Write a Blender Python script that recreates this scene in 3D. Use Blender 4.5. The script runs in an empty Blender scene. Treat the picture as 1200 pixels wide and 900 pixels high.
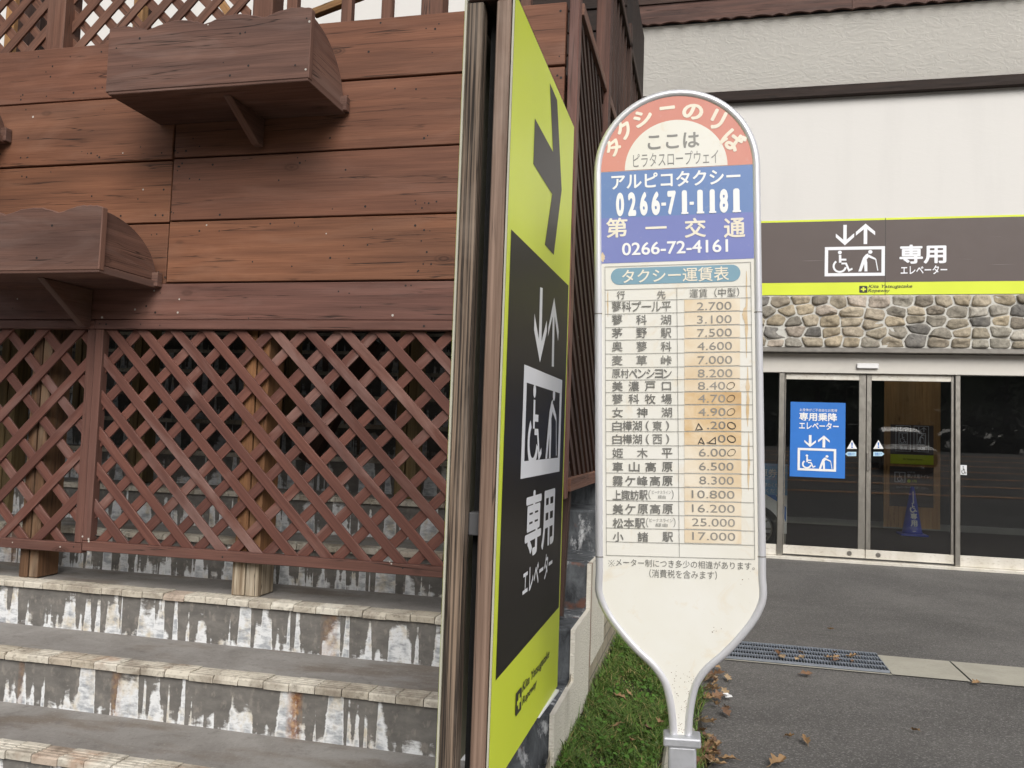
import bpy, bmesh, math, random
from mathutils import Vector, Matrix
R_ = random.Random(7)
S = bpy.context.scene
COL = S.collection

# ------------------------------------------------------------------ camera
EYE = 1.30
F_PX, PITCH, YAW, ROLL = 982.8, 0.060937, 0.234332, -0.034019
def _axes():
    cy, sy = math.cos(YAW), math.sin(YAW); cp, sp = math.cos(PITCH), math.sin(PITCH)
    f = Vector((-sy*cp, cy*cp, sp)); r = Vector((cy, sy, 0)); u = r.cross(f)
    cr, sr = math.cos(ROLL), math.sin(ROLL)
    return r*cr - u*sr, r*sr + u*cr, f
CR, CU, CF = _axes()
cam_d = bpy.data.cameras.new('camera'); cam = bpy.data.objects.new('camera', cam_d); COL.objects.link(cam)
cam_d.sensor_width = 36; cam_d.lens = F_PX/1200*36; cam_d.clip_start = .05; cam_d.clip_end = 2000
mw = Matrix((CR, CU, -CF)).transposed().to_4x4(); mw.translation = Vector((0, 0, EYE)); cam.matrix_world = mw
S.camera = cam
# ------------------------------------------------------------------ world, sun, exposure
SUN_EL, SUN_AZ = math.radians(38), math.radians(157)      # azimuth clockwise from +Y: behind the camera, a little to its right
W = bpy.data.worlds.new('World'); S.world = W; W.use_nodes = True
wn = W.node_tree; wn.nodes.clear()
sky = wn.nodes.new('ShaderNodeTexSky'); sky.sky_type = 'NISHITA'; sky.sun_disc = False
sky.sun_elevation = SUN_EL; sky.sun_rotation = SUN_AZ; sky.dust_density = 4.0; sky.air_density = 1.0; sky.ozone_density = 1.0
hs = wn.nodes.new('ShaderNodeHueSaturation'); hs.inputs['Saturation'].default_value = .22
bg = wn.nodes.new('ShaderNodeBackground'); bg.inputs['Strength'].default_value = .115
wo = wn.nodes.new('ShaderNodeOutputWorld')
wn.links.new(sky.outputs[0], hs.inputs['Color']); wn.links.new(hs.outputs[0], bg.inputs[0]); wn.links.new(bg.outputs[0], wo.inputs[0])
sun_d = bpy.data.lights.new('sun', 'SUN'); sun_d.energy = 1.5; sun_d.angle = math.radians(35); sun_d.color = (1, .96, .9)
sun = bpy.data.objects.new('sun', sun_d); COL.objects.link(sun)
sdir = Vector((math.sin(SUN_AZ)*math.cos(SUN_EL), math.cos(SUN_AZ)*math.cos(SUN_EL), math.sin(SUN_EL)))
sun.rotation_euler = (-sdir).to_track_quat('-Z', 'Y').to_euler()
S.view_settings.view_transform = 'Standard'; S.view_settings.look = 'None'; S.view_settings.gamma = 1
S.view_settings.exposure = 0.40

# ------------------------------------------------------------------ measuring helpers (photo pixel -> point on a known real plane)
def ray(x, y): return CR*(x-600) - CU*(y-450) + CF*F_PX
def PY(x, y, Y):
    d = ray(x, y); return Vector((0, 0, EYE)) + d*(Y/d.y)
def PX(x, y, X):
    d = ray(x, y); return Vector((0, 0, EYE)) + d*(X/d.x)
def PZ(x, y, Z):
    d = ray(x, y); return Vector((0, 0, EYE)) + d*((Z-EYE)/d.z)

# ------------------------------------------------------------------ node helper
class NT:
    def __init__(s, name):
        s.m = bpy.data.materials.new(name); s.m.use_nodes = True; s.t = s.m.node_tree; s.t.nodes.clear()
        s.out = s.t.nodes.new('ShaderNodeOutputMaterial')
    def n(s, typ, ins=None, **props):
        nd = s.t.nodes.new('ShaderNode'+typ)
        for k, v in props.items(): setattr(nd, k, v)
        for k, v in (ins or {}).items(): s.set(nd.inputs[k], v)
        return nd
    def set(s, sock, v):
        if isinstance(v, bpy.types.NodeSocket): s.t.links.new(v, sock)
        elif isinstance(v, (tuple, list)) and sock.type == 'RGBA' and len(v) == 3: sock.default_value = (*v, 1)
        else: sock.default_value = v
    def math(s, op, a, b=0.0, clamp=False):
        nd = s.n('Math', operation=op, use_clamp=clamp); s.set(nd.inputs[0], a); s.set(nd.inputs[1], b); return nd.outputs[0]
    def mix(s, f, a, b, blend='MIX'):
        nd = s.n('Mix', data_type='RGBA', blend_type=blend); s.set(nd.inputs[0], f); s.set(nd.inputs[6], a); s.set(nd.inputs[7], b); return nd.outputs[2]
    def rng(s, v, a, b, c=0.0, d=1.0):
        nd = s.n('MapRange', {0: v, 1: a, 2: b, 3: c, 4: d}); return nd.outputs[0]
    def coord(s, kind='Object', scale=(1, 1, 1), loc=(0, 0, 0)):
        tc = s.n('TexCoord'); mp = s.n('Mapping'); s.t.links.new(tc.outputs[kind], mp.inputs[0])
        mp.inputs['Scale'].default_value = scale; mp.inputs['Location'].default_value = loc; return mp.outputs[0]
    def noise(s, vec, scale=5, detail=4, rough=.55, dist=0):
        return s.n('TexNoise', {'Vector': vec, 'Scale': scale, 'Detail': detail, 'Roughness': rough, 'Distortion': dist}).outputs[0]
    def voro(s, vec, scale=5, feature='F1', out=0, rnd=1.0):
        return s.n('TexVoronoi', {'Vector': vec, 'Scale': scale, 'Randomness': rnd}, feature=feature).outputs[out]
    def finish(s, col, rough=.6, bump=None, bstr=.3, bdist=.01, metal=0, spec=.5, **kw):
        p = s.n('BsdfPrincipled', {'Base Color': col, 'Roughness': rough, 'Metallic': metal, 'Specular IOR Level': spec})
        for k, v in kw.items(): s.set(p.inputs[k.replace('_', ' ')], v)
        if bump is not None:
            b = s.n('Bump', {'Strength': bstr, 'Distance': bdist, 'Height': bump}); s.t.links.new(b.outputs[0], p.inputs['Normal'])
        s.t.links.new(p.outputs[0], s.out.inputs[0]); return s.m

def M_plain(name, col, rough=.5, metal=0, var=.12, scale=6, spec=.5, bump=0.0):
    t = NT(name); v = t.coord('Object')
    n = t.noise(v, scale, 5, .6); n2 = t.noise(v, scale*9, 3, .6)
    f = t.math('ADD', t.math('MULTIPLY', n, .7), t.math('MULTIPLY', n2, .3))
    c = t.mix(t.rng(f, .3, .7), tuple(x*(1-var) for x in col), tuple(min(1, x*(1+var)) for x in col))
    return t.finish(c, t.rng(n2, .3, .7, max(0, rough-.06), min(1, rough+.08)), n2 if bump else None, bump, .004, metal, spec)

def M_wood(name, base, dark, pale, rough=.6, wear_sheen=.35, knots=True, fine=1.0, cracks=True, gs=1.0, con=1.15, rnd=False):
    t = NT(name); uv = t.coord('UV')
    def sc(a, b): return t.coord('UV', (a, b, 1))
    wob = t.noise(sc(.9, 3.2), 1, 2, .5)
    g1 = t.noise(sc(1.1, 26*gs), 1, 6, .62, .35)
    g2 = t.noise(sc(3.2, 190*fine), 1, 4, .65, .2)
    pat = t.noise(sc(1.3, 5), 1, 5, .6, .8)
    c = t.mix(t.rng(g1, .5-.16/con, .5+.16/con), dark, base)
    c = t.mix(t.math('MULTIPLY', t.rng(g2, .46, .64), .32), c, tuple(x*.55 for x in dark))
    c = t.mix(t.math('MULTIPLY', t.rng(pat, .52, .74), wear_sheen), c, pale)
    c = t.mix(t.math('MULTIPLY', t.rng(t.noise(sc(.5, 1.7), 1, 3, .5), .5, .72), .4), c, tuple(x*.6 for x in dark))
    # boards differ in tone
    c = t.mix(1.0, c, t.n('CombineColor', {0: t.rng(wob, .3, .7, .78, 1.15), 1: t.rng(wob, .3, .7, .8, 1.12), 2: t.rng(wob, .3, .7, .84, 1.1)}).outputs[0], 'MULTIPLY')
    if rnd:
        rv = t.n('ObjectInfo').outputs['Random']
        c = t.mix(1.0, c, t.n('CombineColor', {0: t.rng(rv, 0, 1, .90, 1.06), 1: t.rng(rv, 0, 1, .90, 1.04), 2: t.rng(rv, 0, 1, .97, .95)}).outputs[0], 'MULTIPLY')
    h = t.math('ADD', t.math('MULTIPLY', g1, .5), t.math('MULTIPLY', g2, .5))
    if knots:
        kd = t.voro(sc(2.0, 4.6), 1, 'F1', 0)
        km = t.rng(kd, .06, .13, 1, 0)
        ring = t.rng(t.math('SINE', t.math('MULTIPLY', kd, 150)), -1, 1, .25, .8)
        c = t.mix(t.math('MULTIPLY', km, ring), c, tuple(x*.32 for x in dark))
    if cracks:
        cr = t.noise(sc(.42, 17), 1, 4, .55, .5)
        cm = t.math('MULTIPLY', t.rng(t.math('ABSOLUTE', t.math('SUBTRACT', cr, .5)), 0, .011, 1, 0), t.rng(t.noise(sc(.5, 3), 3, 2), .47, .55))
        c = t.mix(t.math('MULTIPLY', cm, .85), c, (.012, .008, .006))
        h = t.math('SUBTRACT', h, t.math('MULTIPLY', cm, 1.2))
    return t.finish(c, t.rng(g2, .3, .7, rough-.1, rough+.12), h, .3, .004, 0, .28)

BROWN = M_wood('brown_stained_wood', (.19, .092, .060), (.105, .050, .034), (.27, .17, .13), .55, .4)
PLANK = M_wood('terrace_plank_wood', (.230, .103, .060), (.150, .066, .040), (.28, .155, .108), .62, .4, con=1.0, rnd=True)
BOARD_RED = M_wood('reddish_board_wood', (.180, .088, .068), (.120, .058, .045), (.28, .18, .15), .5, .36)
LATTICE = M_wood('lattice_strip_wood', (.168, .074, .056), (.115, .050, .039), (.34, .225, .195), .44, .62, knots=False, fine=1.2, cracks=False, gs=2.2)  # pale patches stand for scuffs and for sky reflections on the strips
PLANTERW = M_wood('weathered_planter_wood', (.172, .092, .068), (.105, .056, .043), (.225, .155, .13), .64, .6)
DARKW = M_wood('dark_brown_wood', (.062, .032, .022), (.035, .018, .013), (.10, .06, .045), .6, .3)
GREYW = M_wood('grey_weathered_stud', (.235, .175, .128), (.028, .022, .018), (.40, .33, .265), .8, .5, knots=False, fine=1.3, gs=4.5, con=2.4)
PALEW = M_wood('pale_brown_stud', (.34, .235, .175), (.15, .095, .068), (.48, .39, .32), .75, .45, knots=False, fine=1.3, gs=3.0)
ORPOST = M_wood('orange_brown_post', (.25, .125, .055), (.15, .07, .033), (.32, .2, .11), .7, .4)
OLIVEW = M_wood('olive_old_post', (.25, .18, .085), (.13, .09, .042), (.34, .27, .16), .75, .4)
WORNW = M_wood('worn_pale_post', (.48, .41, .31), (.20, .15, .10), (.60, .56, .48), .85, .6, knots=False, gs=2.5, con=1.6)
RAWW = M_wood('raw_orange_timber', (.42, .24, .10), (.30, .15, .06), (.5, .34, .18), .6, .3)
OLDPOST = M_wood('old_post_wood', (.175, .095, .050), (.085, .046, .026), (.34, .27, .19), .7, .5)
FASCIAW = M_wood('fascia_wood', (.13, .062, .045), (.07, .036, .028), (.2, .12, .095), .6, .4)
PLYWOOD = M_wood('plywood_sheet', (.60, .36, .155), (.48, .26, .105), (.64, .43, .23), .5, .2)
BEAMW = M_wood('shaded_beam_wood', (.032, .019, .014), (.018, .011, .009), (.05, .034, .028), .7, .3)  # the beam's shadow is included in this near-black colour
BLACK = M_plain('gap_shade_black', (.006, .006, .006), .8)  # near-black painted in for the shade inside gaps
NAIL = M_plain('nail_hole', (.012, .010, .009), .7)
NAILP = M_plain('pale_nail_head', (.45, .42, .38), .5)

def M_plaster(name, col, grain=1.0, strength=.35, rust=False):
    t = NT(name); v = t.coord('Object')
    st = t.noise(t.coord('Object', (1, 1, 1.6)), 3.5*grain, 5, .55, 1.6); fn = t.noise(v, 60, 4, .6)
    tr = t.rng(t.noise(t.coord('Object', (.9, .9, 2.2)), 5*grain, 3, .5, 2.5), .44, .62)
    dirt = t.noise(t.coord('Object', (2.5, 2.5, .35)), 1.2, 5, .6)
    c = t.mix(t.rng(dirt, .5, .75), col, tuple(x*.95 for x in col))
    if rust:
        yy = t.n('SeparateXYZ', {0: v}).outputs[1]; ny = t.math('SUBTRACT', t.noise(t.coord('Object', (1, 1, .15)), 14, 4, .65), .5)
        m1 = t.rng(t.math('ABSOLUTE', t.math('ADD', t.math('SUBTRACT', yy, 4.20), t.math('MULTIPLY', ny, .10))), .012, .032, 1, 0)
        c = t.mix(t.math('MULTIPLY', m1, .8), c, (.20, .085, .035))
        c = t.mix(t.math('MULTIPLY', t.rng(t.noise(t.coord('Object', (1, 1, .2)), 7, 5, .7), .5, .72), .4), c, (.30, .27, .21))
    h = t.math('ADD', t.math('ADD', t.math('MULTIPLY', st, .5), t.math('MULTIPLY', tr, .35)), t.math('MULTIPLY', fn, .12))
    return t.finish(c, .85, h, strength, .012, 0, .2)
PLASTER = M_plaster('white_wall_plaster', (.69, .675, .65), .9, .06)
SOFFITP = M_plaster('trowelled_soffit_plaster', (.82, .795, .74), 1.3, .26)
YARDP = M_plaster('rough_cream_plaster', (.74, .70, .61), 5, .6, True)
MORTAR = M_plain('stone_mortar', (.56, .55, .51), .9, 0, .15, 20, bump=.5)

def M_asphalt():
    t = NT('worn_asphalt'); v = t.coord('Object')
    big = t.noise(v, .55, 5, .6, .4); mid = t.noise(v, 6, 5, .6); fine = t.noise(v, 140, 3, .7); sp = t.voro(v, 170, 'F1', 0)
    cell = t.n('TexVoronoi', {'Vector': v, 'Scale': 170.0}).outputs[1]
    val = t.n('SeparateColor', {0: cell}).outputs[0]
    c = t.mix(t.rng(big, .36, .66), (.088, .083, .079), (.155, .147, .139)); c = t.mix(t.math('MULTIPLY', t.rng(t.noise(t.coord('Object', (.35, 1.3, 1)), 1.7, 5, .65, .8), .52, .66), .35), c, (.07, .066, .063))
    c = t.mix(t.math('MULTIPLY', t.rng(mid, .48, .72), .45), c, (.085, .081, .078))
    c = t.mix(t.math('MULTIPLY', t.rng(val, .80, .95), .5), c, (.30, .29, .275))
    c = t.mix(t.math('MULTIPLY', t.rng(val, .22, .08), .55), c, (.045, .043, .042))
    cr = t.voro(t.coord('Object', (1, 1, .01)), .8, 'DISTANCE_TO_EDGE', 0)
    h = t.math('ADD', t.math('MULTIPLY', fine, .5), t.rng(sp, 0, .6, .6, 0))
    return t.finish(c, .82, h, .5, .004, 0, .35)
ASPHALT = M_asphalt()
def M_concrete(name, col, dirt=.4):
    t = NT(name); v = t.coord('Object')
    a = t.noise(v, 3, 6, .65, .5); b = t.noise(v, 60, 4, .7); pit = t.voro(v, 90, 'F1', 0)
    c = t.mix(t.math('MULTIPLY', t.rng(a, .42, .7), dirt), col, tuple(x*.5 for x in col))
    c = t.mix(t.math('MULTIPLY', t.rng(b, .5, .75), .4), c, tuple(x*.62 for x in col))
    c = t.mix(t.math('MULTIPLY', t.rng(pit, .1, .02), .5), c, tuple(x*.25 for x in col))
    return t.finish(c, .85, t.math('ADD', b, t.rng(pit, 0, .15, -.4, 0)), .35, .004, 0, .25)
CONCRETE = M_concrete('gutter_concrete', (.40, .38, .32))
def M_tread():
    t = NT('grey_tread_mortar'); v = t.coord('Object')
    a = t.noise(v, 2.2, 6, .68, .6); b = t.noise(v, 75, 4, .75); d = t.noise(t.coord('Object', (.6, 1.6, 1)), 3.1, 4, .6); e = t.noise(v, 11, 5, .7)
    c = t.mix(t.rng(a, .34, .68), (.31, .293, .276), (.20, .186, .172))
    c = t.mix(t.math('MULTIPLY', t.rng(d, .50, .64), .65), c, (.16, .125, .095))
    c = t.mix(t.math('MULTIPLY', t.rng(e, .56, .68), .45), c, (.14, .125, .115))
    c = t.mix(t.math('MULTIPLY', t.rng(b, .56, .72), .5), c, (.40, .385, .36))
    c = t.mix(t.math('MULTIPLY', t.rng(b, .42, .30), .5), c, (.10, .092, .085))
    return t.finish(c, .85, b, .45, .004, 0, .3)
TREAD = M_tread()
def M_tile():
    t = NT('cream_nosing_tile'); v = t.coord('Object'); uv = t.coord('UV')
    a = t.noise(v, 5, 5, .65, .4); b = t.noise(v, 45, 5, .7); tone = t.noise(uv, .37, 1, .5)
    c = t.mix(t.rng(tone, .35, .65), (.46, .41, .33), (.64, .60, .52))
    c = t.mix(t.math('MULTIPLY', t.rng(t.noise(uv, .31, 1, .5), .62, .72), .4), c, (.40, .24, .17))
    c = t.mix(t.math('MULTIPLY', t.rng(a, .47, .68), .75), c, (.15, .115, .085))
    c = t.mix(t.math('MULTIPLY', t.rng(b, .52, .7), .65), c, (.11, .09, .07))
    c = t.mix(t.math('MULTIPLY', t.rng(t.noise(v, 2.3, 4, .6), .6, .7), .65), c, (.28, .115, .045))
    return t.finish(c, .75, b, .4, .004, 0, .3)
TILE = M_tile()
def M_riser():
    t = NT('stained_riser_concrete'); uv = t.coord('UV'); sep = t.n('SeparateXYZ', {0: uv}); u, v = sep.outputs[0], sep.outputs[1]
    # u metres along + a step offset, v 0 (foot) .. 1 (under the tile)
    nz = t.noise(t.coord('UV', (1, .30, 1)), 15, 6, .66, .5)
    wob = t.noise(t.coord('UV', (1, .6, 1)), 10, 3, .6)
    def u1(scale, off=0.0, det=2.0): return t.noise(t.coord('UV', (1, 0, 0), (off, 0, 0)), scale, det, .55)
    gate = t.rng(u1(1.9, 5.1, 1), .30, .46, .0, 1)
    H1 = t.math('MULTIPLY', t.math('MULTIPLY', t.rng(u1(9.0, 0, 1.5), .482, .52), t.rng(u1(4.3, 9.7), .36, .60, .25, 1.55)), gate)
    H2 = t.math('MULTIPLY', t.rng(u1(31, 2.3, 1), .55, .63), t.rng(u1(13, 7.7, 1), .35, .65, .0, 1.25))
    H3 = t.math('MULTIPLY', t.rng(u1(15, 4.4, 3), .42, .66), .42)
    hgt = t.math('SUBTRACT', t.math('MAXIMUM', t.math('MAXIMUM', H1, H2), H3), .07)
    val = t.math('ADD', t.math('SUBTRACT', hgt, v), t.math('MULTIPLY', t.math('SUBTRACT', nz, .5), .85))
    val = t.math('ADD', val, t.math('MULTIPLY', t.math('SUBTRACT', wob, .5), .7))
    white = t.math('MULTIPLY', t.rng(val, .0, .20), t.rng(t.noise(t.coord('UV', (1, .5, 1)), 40, 4, .7), .30, .46, .55, 1))
    base = t.mix(t.rng(t.noise(t.coord('UV', (1, .35, 1)), 9, 5, .65), .35, .7), (.125, .118, .110), (.20, .187, .172))
    base = t.mix(t.math('MULTIPLY', t.rng(t.noise(t.coord('UV', (1, .12, 1)), 30, 3, .6), .56, .68), .5), base, (.30, .27, .235))
    wc = t.mix(t.rng(t.noise(t.coord('UV', (1, .15, 1)), 13, 4, .6), .50, .68), (.70, .71, .72), (.56, .50, .40))
    wc = t.mix(t.math('MULTIPLY', t.math('MULTIPLY', t.rng(val, .32, .62), t.rng(t.noise(t.coord('UV', (1, .5, 1)), 12, 4, .6), .44, .60)), .7), wc, (.20, .22, .25))
    c = t.mix(white, base, wc)
    rc = t.noise(t.coord('UV', (1, 0, 0), (3.7, 0, 0)), 3.6, 1, .5)
    rm = t.math('MULTIPLY', t.rng(rc, .645, .685), t.rng(t.noise(t.coord('UV', (1, .12, 1)), 45, 4, .65), .30, .52))
    rcol = t.mix(t.rng(t.noise(t.coord('UV', (1, .2, 1)), 40, 3, .6), .4, .62), (.16, .050, .020), (.42, .23, .09))
    c = t.mix(t.math('MULTIPLY', rm, .9), c, rcol)
    return t.finish(c, .85, t.math('ADD', nz, white), .4, .003, 0, .25)
RISER = M_riser()
def M_curb():
    t = NT('dark_slate_curb'); v = t.coord('Object')
    a = t.noise(t.coord('Object', (1, 1, .5)), 11, 6, .68, .6); b = t.noise(v, 3.5, 3, .6)
    c = t.mix(t.rng(a, .36, .64), (.026, .028, .032), (.125, .135, .145))
    c = t.mix(t.math('MULTIPLY', t.rng(t.noise(t.coord('Object', (1, 1, .4)), 15, 5, .7), .56, .66), t.rng(t.math('ADD', b, t.rng(t.n('SeparateXYZ', {0: v}).outputs[2], .42, .05, 0, .2)), .42, .55)), c, (.50, .51, .52))
    c = t.mix(t.math('MULTIPLY', t.rng(t.noise(v, 7, 3, .6), .62, .7), .7), c, (.16, .06, .03))
    return t.finish(c, .7, a, .6, .006, 0, .35)
CURB = M_curb()
def M_brick():
    t = NT('pale_brick'); tc = t.coord('UV')
    b = t.n('TexBrick', {'Vector': tc, 'Color1': (.44, .39, .30, 1), 'Color2': (.34, .29, .22, 1), 'Mortar': (.20, .18, .15, 1), 'Scale': 1.0,
                         'Mortar Size': .006, 'Brick Width': .22, 'Row Height': .075})
    n = t.noise(t.coord('Object'), 25, 5, .65)
    c = t.mix(t.math('MULTIPLY', t.rng(n, .45, .7), .5), b.outputs[0], (.17, .15, .12))
    return t.finish(c, .85, t.math('SUBTRACT', n, b.outputs[1]), .5, .006, 0, .25)
BRICK = M_brick()
def M_attr(name, rough=.7, sub=0.0, noise=20, amt=.25, bump=.4):
    t = NT(name); a = t.n('Attribute', attribute_name='Col').outputs[0]; n = t.noise(t.coord('Object'), noise, 6, .68)
    c = t.mix(t.math('MULTIPLY', t.rng(n, .35, .7), amt), a, (.02, .018, .015)); n3 = t.noise(t.coord('Object'), noise*.35, 3, .6)
    c = t.mix(t.math('MULTIPLY', t.rng(n3, .5, .75), amt*.8), c, t.mix(.5, a, (.5, .45, .36)))
    return t.finish(c, rough, n, bump, .010, 0, .3)
STONE = M_attr('field_stone', .9, 0, 26, .55, .9)
LEAFM = M_attr('dry_leaf', .65, 0, 60, .3, .2)
def M_grass():
    t = NT('grass_blades'); a = t.n('Attribute', attribute_name='Col').outputs[0]
    d = t.n('BsdfPrincipled', {'Base Color': a, 'Roughness': .45, 'Specular IOR Level': .35}); tr = t.n('BsdfTranslucent', {0: a})
    mx = t.n('MixShader', {0: .3, 1: d.outputs[0], 2: tr.outputs[0]}); t.t.links.new(mx.outputs[0], t.out.inputs[0]); return t.m
GRASS = M_grass()
SOIL = M_plain('dark_soil', (.035, .028, .018), .95, 0, .4, 30, bump=.6)

STEEL = M_plain('stainless_steel', (.37, .35, .315), .36, .9, .1, 3)
STEELD = M_plain('dark_steel', (.24, .225, .205), .4, .8, .12, 3)
def M_kick():
    t = NT('scuffed_kick_plate'); n = t.noise(t.coord('Object', (1, 1, 2)), 22, 5, .7); a = t.noise(t.coord('Object', (1.5, 1, .4)), 3, 4, .6)
    c = t.mix(t.rng(a, .35, .65), (.60, .565, .49), (.72, .69, .63)); c = t.mix(t.math('MULTIPLY', t.rng(n, .54, .70), .55), c, (.33, .27, .20))
    return t.finish(c, .45, n, .08, .002, .25, .5)
KICK = M_kick()
HEADER = M_plain('pale_header_metal', (.58, .555, .51), .5, .2, .06, 2)
def M_alu():
    t = NT('aluminium_pipe'); n = t.noise(t.coord('Object'), 3, 3, .5)
    return t.finish(t.mix(t.rng(n, .3, .7), (.62, .62, .65), (.70, .70, .73)), .32, None, 0, 0, .4, .5)
ALU = M_alu()
GALV = M_plain('galvanised_post', (.46, .47, .50), .45, .45, .12, 12)
def M_print(name, col, rough=.35, spec=.45):
    t = NT(name); n = t.noise(t.coord('Object'), 1.3, 3, .5)
    return t.finish(t.mix(t.rng(n, .3, .7), tuple(x*.94 for x in col), tuple(min(1, x*1.06) for x in col)), rough, None, 0, 0, 0, spec)
WHITE = M_plain('white_print', (.80, .80, .80), .5, 0, .03)
LILAC_W = M_plain('sign_white_print', (.80, .81, .85), .4, 0, .03)
YELLOW = M_print('lime_yellow_print', (.66, .76, .045), .36)
SIGNBR = M_print('sign_brown_print', (.019, .016, .0145), .38, .09)
ARROWM = M_print('arrow_dark_print', (.034, .030, .028), .36, .14)
SIGNBR2 = M_plain('faded_brown_print', (.105, .082, .076), .5, 0, .06, 2, .4)
DKBAR = M_plain('dark_bar', (.075, .075, .078), .6)
EDGEM = M_plain('panel_edge', (.42, .41, .33), .6)
INK = M_plain('dark_ink', (.03, .028, .02), .5)
def M_sheet():
    t = NT('cream_sign_face'); v = t.coord('Object')
    a = t.noise(v, 4, 4, .6, .4); b = t.noise(v, 160, 3, .7); st = t.noise(v, 11, 5, .65, .8)
    c = t.mix(t.rng(a, .35, .7), (.74, .73, .685), (.70, .68, .61))
    c = t.mix(t.math('MULTIPLY', t.rng(st, .56, .72), .40), c, (.64, .51, .33))
    c = t.mix(t.math('MULTIPLY', t.rng(b, .70, .76), .5), c, (.32, .25, .17))
    return t.finish(c, .35, None, 0, 0, 0, .45)
SHEET = M_sheet()
def M_patch():
    t = NT('stained_price_sticker'); v = t.coord('Object'); a = t.noise(v, 9, 5, .6, .6); b = t.noise(v, 3.2, 3, .5)
    c = t.mix(t.rng(a, .35, .68), (.74, .67, .55), (.66, .53, .36)); c = t.mix(t.math('MULTIPLY', t.rng(b, .5, .68), .7), c, (.60, .43, .24))
    return t.finish(c, .5)
PATCH = M_patch()
def M_stain():
    t = NT('rust_stained_sticker'); v = t.coord('Object'); a = t.noise(v, 14, 5, .65, .8); b = t.noise(v, 5, 3, .5)
    c = t.mix(t.rng(a, .35, .65), (.70, .57, .40), (.60, .42, .22)); c = t.mix(t.math('MULTIPLY', t.rng(b, .5, .64), .8), c, (.50, .31, .13))
    return t.finish(c, .5)
PATCH2 = M_stain()
def M_fade(name, c1, c2, sc=3):
    t = NT(name); v = t.coord('Object'); a = t.noise(v, sc, 5, .6, .5); b = t.noise(v, 60, 4, .7)
    c = t.mix(t.rng(a, .32, .7), c1, c2); c = t.mix(t.math('MULTIPLY', t.rng(b, .62, .75), .18), c, (.6, .55, .5)); return t.finish(c, .42, None, 0, 0, 0, .4)
RED = M_fade('faded_red_print', (.56, .21, .165), (.62, .27, .215))
BLUE1 = M_fade('faded_blue_print', (.115, .205, .43), (.15, .24, .47))
BLUE2 = M_fade('faded_violet_blue_print', (.155, .185, .45), (.19, .22, .49))
TEAL = M_fade('faded_teal_print', (.17, .31, .40), (.21, .35, .44))
GREYINK = M_fade('faded_grey_ink', (.19, .19, .18), (.27, .265, .25), 8)
PRICEINK = M_fade('price_ink', (.20, .195, .18), (.32, .30, .27), 6)
DKINK = M_fade('fare_ink', (.13, .128, .12), (.24, .235, .22), 6)
CREAMINK = M_fade('cream_print', (.80, .76, .66), (.74, .68, .56), 8)
PENINK = M_plain('black_marker_ink', (.03, .03, .03), .6)
TABLE_L = M_plain('table_rule', (.22, .215, .2), .6)
PBLUE = M_plain('poster_blue', (.022, .165, .56), .45, 0, .06, 3)
NAVY = M_plain('cone_blue_plastic', (.025, .055, .46), .4, 0, .1, 6)
RUBBER = M_plain('black_rubber', (.012, .012, .012), .7)
CARP = M_plain('black_car_paint', (.035, .037, .042), .16, 0, .05, 2, .7)
CARG = M_plain('car_window', (.015, .018, .02), .05, 0, .05, 2, .8)
LAMPM = M_plain('car_lamp', (.55, .56, .58), .15, .4)
ORANGE = M_plain('orange_road_paint', (.72, .30, .07), .7, 0, .2, 8)
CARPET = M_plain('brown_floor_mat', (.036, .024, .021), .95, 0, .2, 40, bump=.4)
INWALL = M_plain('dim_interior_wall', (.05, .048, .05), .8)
BASEB = M_plain('grey_skirting', (.30, .30, .28), .6)
PAPER = M_plain('white_paper', (.75, .75, .75), .7)
def M_glass():
    t = NT('door_glass'); fr = t.n('Fresnel', {0: 1.5}); g = t.n('BsdfGlossy', {0: (.92, .92, .92, 1), 1: .012}); tr = t.n('BsdfTransparent', {0: (.80, .81, .80, 1)})
    f = t.math('MULTIPLY', fr.outputs[0], 1.25, True)
    mx = t.n('MixShader', {0: f, 1: tr.outputs[0], 2: g.outputs[0]}); t.t.links.new(mx.outputs[0], t.out.inputs[0]); return t.m
GLASS = M_glass()
HILLM = M_plain('dark_backdrop', (.022, .030, .013), .95, 0, .4, .4, .02)
FOREST = M_attr('forest_leaves', .8, 0, 3, .2, .1)

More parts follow.
